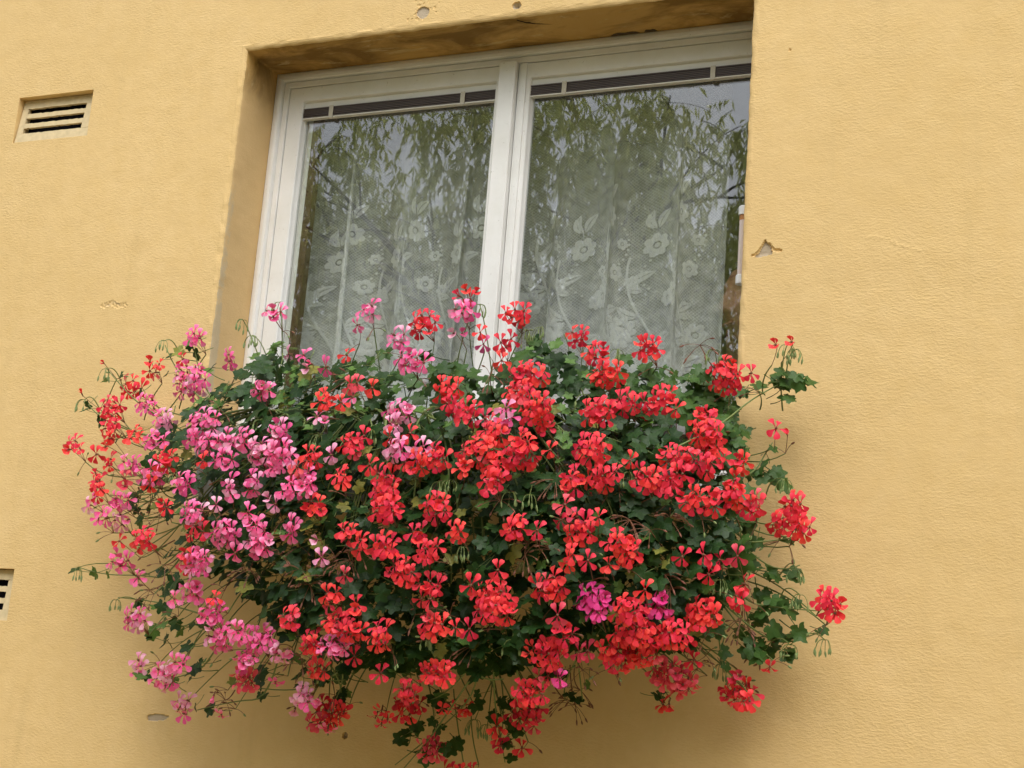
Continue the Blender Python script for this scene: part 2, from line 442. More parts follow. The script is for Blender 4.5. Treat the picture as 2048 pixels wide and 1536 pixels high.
np_ = len(prof); Ff = [(k*np_+i, k*np_+i+1, ((k+1) % nP)*np_+i+1, ((k+1) % nP)*np_+i) for k in range(nP) for i in range(np_-1)]
split = 7
Fw = [q for q in Ff if (q[0] % np_) < 5]; Fr = [q for q in Ff if (q[0] % np_) >= 5]
wadd(V, Fw, B)
# vent shafts (returns of the render into the vent holes)
for a, b, c_, d in VENTS:
    v = []
    for y in (0, .05): v += [(a, y, c_), (b, y, c_), (b, y, d), (a, y, d)]
    wadd(v, [(0, 1, 5, 4), (1, 2, 6, 5), (2, 3, 7, 6), (3, 0, 4, 7)])
for b_ in wall.v: b_[:, 2] += Z0
me = wall.data('house_wall', M_WALL, False)
att = me.attributes.new('bare', 'FLOAT', 'POINT'); att.data.foreach_set('value', np.array(bare, dtype=np.float32))
HW = link('house_wall', me)
tag(HW, 'yellow rough rendered house wall around the flower-filled window', 'wall', kind='thing')
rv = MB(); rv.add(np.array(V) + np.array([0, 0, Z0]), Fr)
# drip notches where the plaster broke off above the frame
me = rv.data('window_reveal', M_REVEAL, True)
att = me.attributes.new('bare', 'FLOAT', 'POINT'); att.data.foreach_set('value', np.array(B, dtype=np.float32))
r_ = link('window_reveal', me, HW); r_['label'] = 'stained ochre reveal and soffit of the window opening'
# broken plaster slots and a crack in the soffit
cr = MB()
p0 = pw((1033, 33))[0]
pts = [(.705, .012), (.722, .028), (.742, .040), (.775, .052)]
cr.tube([(x, y, Z0 + .0005) for x, y in pts], [.0016, .0028, .0018, .0006], 4)
cr.obj('crack', M_DARK, HW)
cr = MB()
for x0, x1 in ((.885, .955), (.965, .995)):
    n = 9; v = []
    for i in range(n):
        t = i/(n-1); x = x0+(x1-x0)*t; dd = .011*math.sin(math.pi*t)**.7*(1+.3*math.sin(9*t))
        v += [(x, D-.001, Z0-.0012), (x, D-.001-dd, Z0-.0012), (x, D-.001, Z0+.004), (x, D-.001-dd, Z0+.004)]
    cr.add(v, [(4*i, 4*i+1, 4*i+5, 4*i+4) for i in range(n-1)] + [(4*i+1, 4*i+3, 4*i+7, 4*i+5) for i in range(n-1)])
cr.obj('broken_plaster', simple('old_mortar', (.10, .075, .05), .95, .1, .5, 120), HW)

# vents
def vent(box, label, tilt):
    a, b, c_, d = box; root = empty('air_vent', ((a+b)/2, 0, (c_+d)/2 + Z0)); R0 = np.array(root.location)
    tag(root, label, 'air vent', 'air vents in the yellow wall')
    hh = d-c_
    yv = lambda z: .003 + (.017 if tilt else .012)*((z-c_)/hh)
    def bar(x0, x1, z0, z1, name, rough=.0012):
        mb = MB(); n = 26; V = []
        for i in range(n+1):
            x = x0+(x1-x0)*i/n
            j0 = rough*NZ(x, z0, 1, 130)*1.6; j1 = rough*NZ(x, z1, 7, 130)*1.6
            za, zb = z0+j0, z1+j1
            V += [(x, yv(za), za), (x, yv(zb), zb), (x, yv(zb)+.009, zb), (x, yv(za)+.009, za)]
        F = [(4*i+k, 4*i+(k+1) % 4, 4*i+4+(k+1) % 4, 4*i+4+k) for i in range(n) for k in range(4)]
        F = [tuple(q[::-1]) for q in F] + [(0, 1, 2, 3), (4*n+3, 4*n+2, 4*n+1, 4*n)]
        mb.add(np.array(V) + np.array([0, 0, Z0]) - R0, F); return mb.obj(name, M_VENT, root)
    s = [.27, .50, .73]; sh = .125*hh; xa, xb = a+.020, b-(.028 if tilt else .022)
    e = .003
    bar(a+e, b-e, d-s[0]*hh+sh/2, d-.002, 'top_plate'); bar(a+e, b-e, c_-.001, d-s[2]*hh-sh/2, 'bottom_plate')
    for k in range(2): bar(xa, xb, d-s[k+1]*hh+sh/2, d-s[k]*hh-sh/2, 'slat')
    bar(a+e, xa+.001, d-s[2]*hh-sh/2+.0005, d-s[0]*hh+sh/2-.0005, 'end_plate', .0); bar(xb-.001, b-e, d-s[2]*hh-sh/2+.0005, d-s[0]*hh+sh/2-.0005, 'end_plate', .0)
    mb = MB(); mb.box(np.array([a-.02, .05, c_-.02+Z0])-R0, np.array([b+.02, .10, d+.02+Z0])-R0); mb.obj('cavity', M_DARK, root)
vent(VENTS[0], 'clay air vent with three slots left of the window head', True)
vent(VENTS[1], 'lower clay air vent cut by the picture edge, beside the hanging pink flowers', False)

# ------------------------------------------------------------------ the room behind
rm = MB(); xa, xb, ya, yb, za, zb = -1.6, 2.6, .30, 3.6, Z0-2.0, Z0+.55
rm.add([(xa,yb,za),(xb,yb,za),(xb,yb,zb),(xa,yb,zb)], [(0,3,2,1)])
rm.add([(xa,ya,za),(xa,yb,za),(xa,yb,zb),(xa,ya,zb)], [(0,3,2,1)]); rm.add([(xb,ya,za),(xb,yb,za),(xb,yb,zb),(xb,ya,zb)], [(0,1,2,3)])
tag(rm.obj('room_walls', M_ROOM), kind='structure')
rm = MB(); rm.add([(xa,ya-.16,zb),(xb,ya-.16,zb),(xb,yb,zb),(xa,yb,zb)], [(0,1,2,3)]); tag(rm.obj('room_ceiling', M_ROOM), kind='structure')
rm = MB(); rm.add([(xa,ya-.16,za),(xb,ya-.16,za),(xb,yb,za),(xa,yb,za)], [(0,3,2,1)]); tag(rm.obj('room_floor', M_FLOOR), kind='structure')
rm = MB(); e = .0
def pane(x0, x1, z0, z1, y): rm.add([(x0,y,z0+Z0),(x1,y,z0+Z0),(x1,y,z1+Z0),(x0,y,z1+Z0)], [(0,1,2,3)])
y = .30
pane(xa, .0, -2.0, .55, y); pane(W, xb, -2.0, .55, y); pane(.0, W, .0, .55, y); pane(.0, W, -2.0, -H, y)
for a, b, c_, d in ((0, 0, -H, 0), (W, W, -H, 0)):
    rm.add([(a, .165, c_+Z0), (a, .30, c_+Z0), (a, .30, d+Z0), (a, .165, d+Z0)], [(0, 1, 2, 3)])
for z in (0, -H): rm.add([(0, .165, z+Z0), (W, .165, z+Z0), (W, .30, z+Z0), (0, .30, z+Z0)], [(0, 1, 2, 3)])
tag(rm.obj('room_window_wall', M_ROOM), kind='structure')

# ------------------------------------------------------------------ the window
WIN = empty('casement_window', (W/2, D, Z0-H))
tag(WIN, 'white painted double casement window set deep in the yellow wall', 'window', kind='thing')
WR = np.array(WIN.location)
def ring(mb, x0, x1, z0, z1, wl, wr, wt, wb, profile):
    """profile: (fraction of member width, y); mitred ring, z relative to the head"""
    n = len(profile); V = []
    for fr, y in profile:
        V += [(x0+wl*fr, y, z1-wt*fr), (x1-wr*fr, y, z1-wt*fr), (x1-wr*fr, y, z0+wb*fr), (x0+wl*fr, y, z0+wb*fr)]
    F = [(4*i+k, 4*i+(k+1) % 4, 4*i+4+(k+1) % 4, 4*i+4+k) for i in range(n-1) for k in range(4)]
    mb.add(np.array(V) + np.array([0, 0, Z0]) - WR, F)
mb = MB()
ring(mb, .001, W-.001, -H+.001, -.001, .040, .014, .040, .045,
     [(0, .165), (0, D+.001), (.10, D-.001), (.30, D-.003), (.47, D-.002), (.52, D+.003), (.56, D+.008), (.62, D+.004), (.66, D+.002), (.97, D+.002), (1, D+.005), (1, D+.026)])
mb.obj('frame', M_PAINT, WIN)
def sash(x0, x1, wl, wr, name):
    mb = MB()
    ring(mb, x0, x1, -H+.047, -.0425, wl, wr, .042, .055,
         [(0, D+.026), (0, D+.006), (.03, D+.004), (.86, D+.004), (.90, D+.006), (.93, D+.013), (1.0, D+.020), (1.0, D+.028)])
    return mb.obj(name, M_PAINT, WIN)
def gl(x0, x1, s):
    mb = MB(); mb.box(np.array([x0, D+.021, -H+.09+Z0])-WR, np.array([x1, D+.0245, -.078+Z0])-WR)
    mb.obj('glass_pane', M_GLASS, s)
s1 = sash(.0425, .624, .046, .022, 'casement'); gl(.0905-.003, .604, s1)
s2 = sash(.6605, W-.0165, .036, .010, 'casement'); gl(.694, W-.025, s2)
mb = MB()   # mullion with its cover strip
Zt = Z0 - .041
mb.box(np.array([.626, D+.002, Z0-H+.046])-WR, np.array([.659, D+.024, Zt])-WR)
x0, x1 = .6165, .6585
v = []
for z in (Z0-H+.046, Zt-.001): v += [(x0, D+.003, z), (x0, D-.010, z), (x0+.002, D-.012, z), (x1-.002, D-.012, z), (x1, D-.010, z), (x1, D+.003, z)]
mb.add(np.array(v)-WR, [(i, i+1, i+7, i+6) for i in range(5)] + [(6, 7, 8, 9, 10, 11)])
mb.obj('mullion', M_PAINT, WIN)
mb = MB(); mb.box(np.array([.6700, D-.0015, Z0-H+.1])-WR, np.array([.6825, D+.0045, Z0-.044])-WR); mb.obj('cover_bead', M_PAINT, WIN)
# inner window behind the glass: white boards, brown upright
yi = D + .040
mb = MB()
for x0, x1, zz in ((.0845, .6045, 0), (.6925, 1.2245, 0)):
    mb.box(np.array([x0+zz, D+.013, Z0-.0965])-WR, np.array([x1, D+.0195, Z0-.078])-WR)
mb.box(np.array([.080, D+.031, Z0-H+.05])-WR, np.array([.1035, D+.048, Z0-.10])-WR)
mb.box(np.array([.640, yi+.0, Z0-H+.05])-WR, np.array([.6635, yi+.05, Z0-.036])-WR)
mb.box(np.array([.6125, yi+.0, Z0-H+.05])-WR, np.array([.6395, yi+.05, Z0-.036])-WR)
mb.obj('inner_frame', M_PAINT, WIN)
mb = MB(); mb.box(np.array([.1042, D+.028, Z0-H+.05])-WR, np.array([.1230, D+.050, Z0-.110])-WR); mb.obj('brown_upright', M_BROWN, WIN)
# sill outside
mb = MB(); mb.box(np.array([.002, -.012, Z0-H-.010])-WR, np.array([W-.002, D-.002, Z0-H+.002])-WR); mb.obj('outer_sill', M_ZINC, WIN)

# blinds, drawn up
def blind(x0, x1, tapes, label):
    yb_ = D+.0075; root = empty('venetian_blind', ((x0+x1)/2, yb_, Z0-.097)); R0 = np.array(root.location); tag(root, label, 'window blind', 'raised brown blinds')
    z = -.0985
    while z > -.1205:
        j = rng.uniform(-.0008, .0008)
        s = MB(); s.box(np.array([x0, yb_+j, z-.0026+Z0])-R0, np.array([x1, D+.0195+j*.3, z+Z0])-R0); s.obj('slat', M_SLAT, root); z -= .0042
    s = MB(); s.box(np.array([x0, yb_-.001, z-.0030+Z0])-R0, np.array([x1, D+.0197, z-.0003+Z0])-R0); s.obj('bottom_rail', M_RAIL, root)
    for tx in tapes:
        s = MB(); s.box(np.array([tx-.0055, yb_-.0035, z-.006+Z0])-R0, np.array([tx+.0055, yb_-.0012, -.0972+Z0])-R0); s.obj('ladder_tape', M_TAPE, root)
tx = lambda px, py: at(px, py, D+.005)[0]
blind(.0850, .604, [tx(662, 222), tx(925, 197)], 'brown slatted blind drawn up at the top of the left casement')
blind(.6930, 1.224, [tx(1128, 178), tx(1426, 140)], 'brown slatted blind drawn up at the top of the wider right casement')

# ------------------------------------------------------------------ lace curtain
YC = D + .100
xr = at(1441, 640, YC)[0]; xl = .02
CT, CB = -.06, -1.02
NP = 8.35
def cur(s, v):
    """s 0..1 across, v 0 bottom..1 top -> world point"""
    ph = s*NP*2*math.pi
    x = xl + (xr-xl)*s + .033*math.sin(ph + .9*math.sin(s*11))*(.75+.25*(1-v))*min(1, (1-s)*7) + .006*math.sin(s*57+v*2)
    yy = YC + .020*math.cos(ph*1.0 + .9*math.sin(s*11)+.5) + .006*math.cos(s*83 + v)
    z = Z0 + CB + (CT-CB)*v
    return np.array([x, yy, z])
LEN = 1.62
nu, nv = 420, 14
V = []; UV = []
for j in range(nv+1):
    for i in range(nu+1):
        V.append(cur(i/nu, j/nv)); UV.append((i/nu*LEN, j/nv*1.0))
mb = MB(); mb.add(V, [(j*(nu+1)+i, j*(nu+1)+i+1, (j+1)*(nu+1)+i+1, (j+1)*(nu+1)+i) for j in range(nv) for i in range(nu)], 0, UV)
CUR = mb.obj('lace_curtain', M_NET, None, smooth=True)
tag(CUR, 'white lace net curtain with woven flowers hanging behind the glass', 'curtain')
lm = MB()
def emb(pts, faces):
    """pts in cloth metres (a along, b up from the hem)"""
    V = []; UV = []
    for a, b in pts:
        s = min(1, max(0, a/LEN)); v = min(1, max(0, b/(CT-CB)))
        p = cur(s, v); p[1] -= .0016; V.append(p); UV.append((a, b))
    lm.add(V, faces, 0, UV)
def petal2(a, b, ang, r0, r1, wd, n=5):
    pts = []; ca, sa = math.cos(ang), math.sin(ang)
    for i in range(n+1):
        t = i/n; r = r0+(r1-r0)*t; ww = wd*math.sin(math.pi*min(1, .16+.74*t))**.7
        for sgn in (-1, 1): pts.append((a+ca*r-sa*ww*sgn, b+sa*r+ca*ww*sgn))
    emb(pts, [(2*i, 2*i+1, 2*i+3, 2*i+2) for i in range(n)])
def flower2(a, b, R, n=7, a0=None):
    a0 = random.random()*6 if a0 is None else a0
    for k in range(n): petal2(a, b, a0+k*2*math.pi/n, R*.30, R, R*math.pi/n*.74)
    m_ = 8; pts = [(a, b)] + [(a+R*.2*math.cos(2*math.pi*i/m_), b+R*.2*math.sin(2*math.pi*i/m_)) for i in range(m_)]
    emb(pts, [(0, 1+i, 1+(i+1) % m_) for i in range(m_)])
def leaf2(a, b, ang, L, wd):
    for sgn in (-1, 1):
        n = 6; pts = []
        for i in range(n+1):
            t = i/n; ww = wd*math.sin(math.pi*t)**.8; ca, sa = math.cos(ang), math.sin(ang)
            bend = .12*L*math.sin(math.pi*t)
            for q_ in (.10, 1):
                o = sgn*ww*q_ + bend; pts.append((a+ca*L*t-sa*o, b+sa*L*t+ca*o))
        emb(pts, [(2*i, 2*i+1, 2*i+3, 2*i+2) for i in range(n)])
def vine(pl, wd=.0022):
    pl = np.array(pl); t = np.gradient(pl, axis=0); t /= np.linalg.norm(t, axis=1)[:, None]+1e-9; nn = np.stack([-t[:, 1], t[:, 0]], 1)
    pts = []
    for p_, n_ in zip(pl, nn): pts += [tuple(p_-n_*wd), tuple(p_+n_*wd)]
    emb(pts, [(2*i, 2*i+1, 2*i+3, 2*i+2) for i in range(len(pl)-1)])
def dots(pl, r=.0032):
    for a, b in pl:
        pts = [(a, b)] + [(a+r*math.cos(k*1.05), b+r*math.sin(k*1.05)) for k in range(6)]
        emb(pts, [(0, 1+k, 1+(k+1) % 6) for k in range(6)])
REP = .27
for k in range(13):
    a = .06 + k*REP*.44
    base = .16 - (.07 if k % 2 else 0)
    pl = [(a+.045*math.sin(t*5.2), base+t*.44) for t in np.linspace(0, 1, 26)]
    vine(pl, .0026)
    flower2(a+.01, base+.46, .028, 7)                      # top bloom
    leaf2(a+.012, base+.50, 1.0, .048, .010); leaf2(a+.008, base+.50, 2.0, .042, .009); leaf2(a+.0, base+.50, 1.55, .046, .008)
    flower2(a+.045, base+.33, .020, 6); flower2(a-.05, base+.27, .030, 8); flower2(a+.06, base+.40, .014, 6); flower2(a-.035, base+.38, .016, 6)
    for j in range(6):
        t = .1+.15*j; px_, pz_ = pl[int(t*25)]
        leaf2(px_, pz_, .5 if j % 2 else 2.7, .042+.01*(j % 3), .011); leaf2(px_, pz_-.01, -.1 if j % 2 else 3.3, .03, .008)
    flower2(a-.015, base+.13, .034, 9); flower2(a+.065, base+.18, .026, 7)
    flower2(a+.04, base+.03, .046, 9); flower2(a-.075, base+.03, .04, 8); flower2(a+.11, base+.09, .034, 7)
    for t in np.linspace(0, 1, 9): leaf2(a-.10+t*.23, base-.05+.02*math.sin(t*7), 1.2+t*.9, .05, .016)
    dots([(a+.075-.03*t*t, base+.34+.012*i) for i, t in enumerate(np.linspace(-1, 1, 11))])
    dots([(a+.10+.03*t*t, base+.28+.011*i) for i, t in enumerate(np.linspace(-1, 1, 9))])
    # scalloped cartouche and hem
    pl = [(a-.02+.07*math.cos(t), base-.0+.07*math.sin(t)*1.2) for t in np.linspace(.2, 3.0, 18)]; vine(pl, .003)
    for t in np.linspace(.25, 2.9, 12): petal2(a-.02, base-.0, t, .076, .104, .009, 3)
    for t in np.linspace(0, 1, 12): flower2(a-.12+t*.22, base-.10+.01*math.sin(t*20), .014, 6)
lm.obj('woven_flowers', M_LACE, CUR)

# ------------------------------------------------------------------ thermometer on the right of the frame
tp = at(1477, 430, .105); tb = at(1474, 560, .105)
R0 = np.array([tp[0] + .0115, .105, Z0 - H*.5]); TH = empty('window_thermometer', (R0[0], .105, tb[2]))
tag(TH, 'white tube thermometer with round end caps half hidden by the wall edge', 'thermometer')
ztop, zbot = at(1480, 414, .105)[2], at(1474, 569, .105)[2]; TL = np.array(TH.location)
def lathe(name, prof_, mat, cx, cy, n=20):
    mb = MB(); V = []
    for r, z in prof_: V += [(cx+r*math.cos(2*math.pi*k/n), cy+r*math.sin(2*math.pi*k/n), z) for k in range(n)]
    F = [(i*n+k, i*n+(k+1) % n, (i+1)*n+(k+1) % n, (i+1)*n+k) for i in range(len(prof_)-1) for k in range(n)]
    mb.add(np.array(V)-TL, F); return mb.obj(name, mat, TH, smooth=False)
q = NT('thermometer_tube'); q.base(q.mix(q.ramp(q.geo(), [(0, 0), (1, 1)]), (.72, .60, .54), (.74, .62, .57)), .18, .6); M_TUBE = q.m
M_CAP = simple('white_plastic', (.86, .87, .88), .35, .5, .03, 30)
M_ORANGE = simple('orange_plate', (.50, .22, .07), .5, .4, .1, 60)
cx = R0[0]
lathe('tube', [(.0085, zbot+.008), (.0085, ztop-.01)], M_TUBE, cx, .105)
for z0, z1 in ((ztop-.0195, ztop), (zbot, zbot+.0195)):
    lathe('end_cap', [(0, z0), (.0108, z0), (.0112, z0+.001), (.0112, z1-.002), (.0100, z1), (0, z1)], M_CAP, cx, .105)
lathe('orange_band', [(.0088, ztop-.031), (.0088, ztop-.0196)], M_ORANGE, cx, .105)
mb = MB(); mb.box(np.array([cx+.006, .106, zbot+.004])-TL, np.array([cx+.025, .140, zbot+.014])-TL); mb.box(np.array([cx+.006, .106, ztop-.014])-TL, np.array([cx+.025, .140, ztop-.004])-TL)
mb.obj('bracket', M_CAP, TH)

# ------------------------------------------------------------------ person looking out beside the curtain
def make_person():
    hc = at(1523, 606, .375); hc = Vector(hc)
    face = Vector((-.60, -.80, -.12)).normalized()
    root = empty('person', (hc.x, hc.y+.10, Z0-2.0)); RL = np.array(root.location)
    tag(root, 'person in a dark top peering out past the curtain edge, face half hidden', 'person')
    fl = Z0-2.0; top = hc.z+.115; Hh = top-fl
    side = face.cross(Vector((0, 0, 1))).normalized(); fw = Vector((face.x, face.y, 0)).normalized()
    def P(r, f, z): return Vector((hc.x, hc.y+.10, 0)) + side*r + fw*f + Vector((0, 0, fl+z*Hh/1.75))
    bm_v, bm_e, rad = [], [], []
    def add(p, r, par=None):
        bm_v.append(tuple(p)); rad.append(r); i = len(bm_v)-1
        if par is not None: bm_e.append((par, i))
        return i
    pelvis = add(P(0, -.02, .95), .135); belly = add(P(0, 0, 1.10), .125, pelvis); chest = add(P(0, 0, 1.28), .145, belly)
    up = add(P(0, -.01, 1.41), .11, chest); neck = add(P(0, .05, 1.51), .056, up); add(P(0, .095, 1.60), .058, neck)
    for sg in (-1, 1):
        sh = add(P(sg*.17, -.01, 1.41), .062, up); el = add(P(sg*.22, -.02, 1.13), .043, sh); wr = add(P(sg*.21, .07, .90), .028, el)
        pm = add(P(sg*.205, .10, .83), .032, wr)
        for k in range(4):
            a = add(P(sg*(.185+.014*k), .125, .775), .0095, pm); b = add(P(sg*(.186+.014*k), .13, .735+.006*abs(k-1.5)), .0085, a)
        a = add(P(sg*.175, .135, .83), .011, wr); add(P(sg*.170, .15, .795), .0095, a)
        hp = add(P(sg*.095, -.01, .88), .10, pelvis); kn = add(P(sg*.10, .01, .49), .062, hp); an = add(P(sg*.105, -.01, .09), .040, kn)
        add(P(sg*.115, .14, .035), .036, an)
    def skin(name, keep=None, grow=0.0):
        me = bpy.data.meshes.new(name); me.from_pydata(bm_v, bm_e, []); o = bpy.data.objects.new(name, me); COL.objects.link(o)
        md = o.modifiers.new('skin', 'SKIN'); ss = me.skin_vertices[0].data
        for i, r in enumerate(rad): ss[i].radius = (r+grow, (r+grow)*(.78 if i in (pelvis, belly, chest, up) else 1))
        ss[pelvis].use_root = True
        o.modifiers.new('sub', 'SUBSURF').levels = 2
        bpy.context.view_layer.update()
        dg = bpy.context.evaluated_depsgraph_get(); e = o.evaluated_get(dg); m2 = bpy.data.meshes.new_from_object(e)
        v = np.zeros(len(m2.vertices)*3); m2.vertices.foreach_get('co', v); f = [tuple(p.vertices) for p in m2.polygons]
        bpy.data.objects.remove(o); return v.reshape(-1, 3), f
    v, f = skin('body')
    mb = MB(); mb.add(v-RL, f)
    # head
    nu_, nv_ = 72, 60; V = []
    G = lambda x, s: math.exp(-(x/s)**2)
    for j in range(nv_+1):
        th = math.pi*j/nv_; u_ = math.cos(th); sr = math.sin(th)
        for i in range(nu_):
            ph = 2*math.pi*i/nu_; r_ = math.sin(ph)*sr; fo = math.cos(ph)*sr
            wj = 1.0 if u_ > -.1 else 1-.34*((-.1-u_)/.9)**1.3
            R_, Fo, U_ = r_*.076*wj, fo*.094*(1 if fo < 0 else (1 if u_ > -.2 else 1-.12*(-u_-.2))), u_*.118
            if fo < 0 and u_ < 0: Fo *= 1+u_*.35
            if fo > 0:
                fr = min(1, fo*1.6)
                nose = .030*G(R_, .0125)*G(U_+.022, .016) + .016*G(R_, .010)*G(U_-.005, .022) + .010*(G(R_-.012, .008)+G(R_+.012, .008))*G(U_+.027, .008)
                brow = .007*G(U_-.035, .010)*G(abs(R_)-.028, .022); eye = -.012*G(abs(R_)-.031, .015)*G(U_-.014, .012)
                lid = .004*G(abs(R_)-.031, .011)*G(U_-.012, .006)
                lips = .008*G(R_, .022)*(G(U_+.052, .006)+G(U_+.064, .006)); mth = -.005*G(R_, .024)*G(U_+.058, .0025)
                chin = .011*G(R_, .022)*G(U_+.092, .014); chk = .006*G(abs(R_)-.042, .018)*G(U_+.018, .02)
                Fo += fr*(nose+brow+eye+lid+lips+mth+chin+chk)
            p = hc + side*R_ + face*Fo + Vector((0, 0, 1))*U_
            V.append(tuple(p))
    F = [(j*nu_+i, j*nu_+(i+1) % nu_, (j+1)*nu_+(i+1) % nu_, (j+1)*nu_+i) for j in range(nv_) for i in range(nu_)]
    mb.add(np.array(V)-RL, [q[::-1] for q in F])
    for sg in (-1, 1):                       # ears
        E_ = []; n = 12
        c0 = hc + side*(sg*.077) + face*(-.012) + Vector((0, 0, -.008))
        for j in range(n+1):
            th = math.pi*j/n
            for i in range(n):
                ph = 2*math.pi*i/n
                E_.append(tuple(c0 + side*(sg*.010*math.cos(ph)*math.sin(th)+sg*.006*math.sin(ph)) + face*(.017*math.sin(ph)*math.sin(th)) + Vector((0, 0, .031*math.cos(th)))))
        mb.add(np.array(E_)-RL, [(j*n+i, (j+1)*n+i, (j+1)*n+(i+1) % n, j*n+(i+1) % n) for j in range(n) for i in range(n)])
    q = NT('skin'); q.base(q.mix(q.noise(q.geo(), 38, 4), (.50, .20, .125), (.64, .32, .215)), .5, .35); MS = q.m
    body = mb.obj('body', MS, root, smooth=True)
    md = body.modifiers.new('remesh', 'REMESH'); md.mode = 'VOXEL'; md.voxel_size = .0055; md.use_smooth_shade = True
    sm = body.modifiers.new('smooth', 'SMOOTH'); sm.factor = .5; sm.iterations = 2
    # brows, eyes, mouth line
    def blob(name, r, u, f, sx, sz, mat, sy=.004):
        mb = MB(); n = 10; V = []
        c0 = hc + side*r + face*f + Vector((0, 0, 1))*u
        for j in range(n+1):
            th = math.pi*j/n
            for i in range(n):
                ph = 2*math.pi*i/n
                V.append(tuple(c0 + side*(sx*math.cos(ph)*math.sin(th)) + face*(sy*math.sin(ph)*math.sin(th)) + Vector((0, 0, sz*math.cos(th)))))
        mb.add(np.array(V)-RL, [(j*n+i, (j+1)*n+i, (j+1)*n+(i+1) % n, j*n+(i+1) % n) for j in range(n) for i in range(n)])
        return mb.obj(name, mat, root, smooth=True)
    MH = simple('dark_grey_hair', (.055, .045, .04), .8, .3, .4, 120); ME = simple('eye', (.05, .03, .02), .15, .6)
    MWh = simple('eye_white', (.6, .55, .5), .3, .5); ML = simple('lip', (.42, .17, .12), .5, .4)
    for sg in (-1, 1):
        blob('eye', sg*.031, .013, .070, .012, .0065, MWh, .009); blob('pupil', sg*.031, .013, .0765, .0055, .0055, ME, .004)
        blob('eyebrow', sg*.031, .034, .084, .017, .004, MH, .006)
    blob('lips', 0, -.057, .092, .022, .0055, ML, .008)
    # short hair
    mb = MB(); V = []; idx = {}
    for j in range(0, 34):
        th = math.pi*j/60; u_ = math.cos(th); sr = math.sin(th)
        for i in range(nu_):
            ph = 2*math.pi*i/nu_; r_, fo = math.sin(ph)*sr, math.cos(ph)*sr
            lim = .62 if fo > .25 else (-.45 if fo < -.2 else .05)
            k = .008 if u_ > lim else -.006
            k += .002*NZ(r_*9, fo*9, u_*9)
            p = hc + side*(r_*(.076+k)) + face*(fo*(.094+k)) + Vector((0, 0, 1))*(u_*(.118+k)); V.append(tuple(p))
    mb.add(np.array(V)-RL, [((j+1)*nu_+i, (j+1)*nu_+(i+1) % nu_, j*nu_+(i+1) % nu_, j*nu_+i) for j in range(33) for i in range(nu_)])
    mb.obj('hair', MH, root, smooth=True)
    # clothes follow the body: dark top and trousers
    vg, fg = skin('clothes', grow=.012); zc = vg[:, 2]-fl; k = Hh/1.75
    def part(name, fn, mat):
        keep = [q for q in fg if all(fn(vg[i]) for i in q)]
        ids = sorted({i for q in keep for i in q}); mp = {a: b for b, a in enumerate(ids)}
        mb = MB(); mb.add(vg[ids]-RL, [tuple(mp[i] for i in q) for q in keep]); mb.obj(name, mat, root, smooth=True)
    MT = simple('dark_top', (.045, .045, .05), .9, .2, .2, 60); MTR = simple('trousers', (.06, .065, .08), .9, .2, .2, 60)
    def is_arm(p): return abs((Vector(p)-hc).dot(side)) > .17
    part('jumper', lambda p: (p[2]-fl > .93*k or (is_arm(p) and p[2]-fl > .90*k)) and p[2]-fl < 1.475*k, MT)
    part('trousers', lambda p: .07*k < p[2]-fl < .97*k and not is_arm(p), MTR)
    for sg in (-1, 1): blob('shoe', sg*.112, P(0, 0, .04).z-hc.z, .055, .05, .045, MT, .14)
make_person()

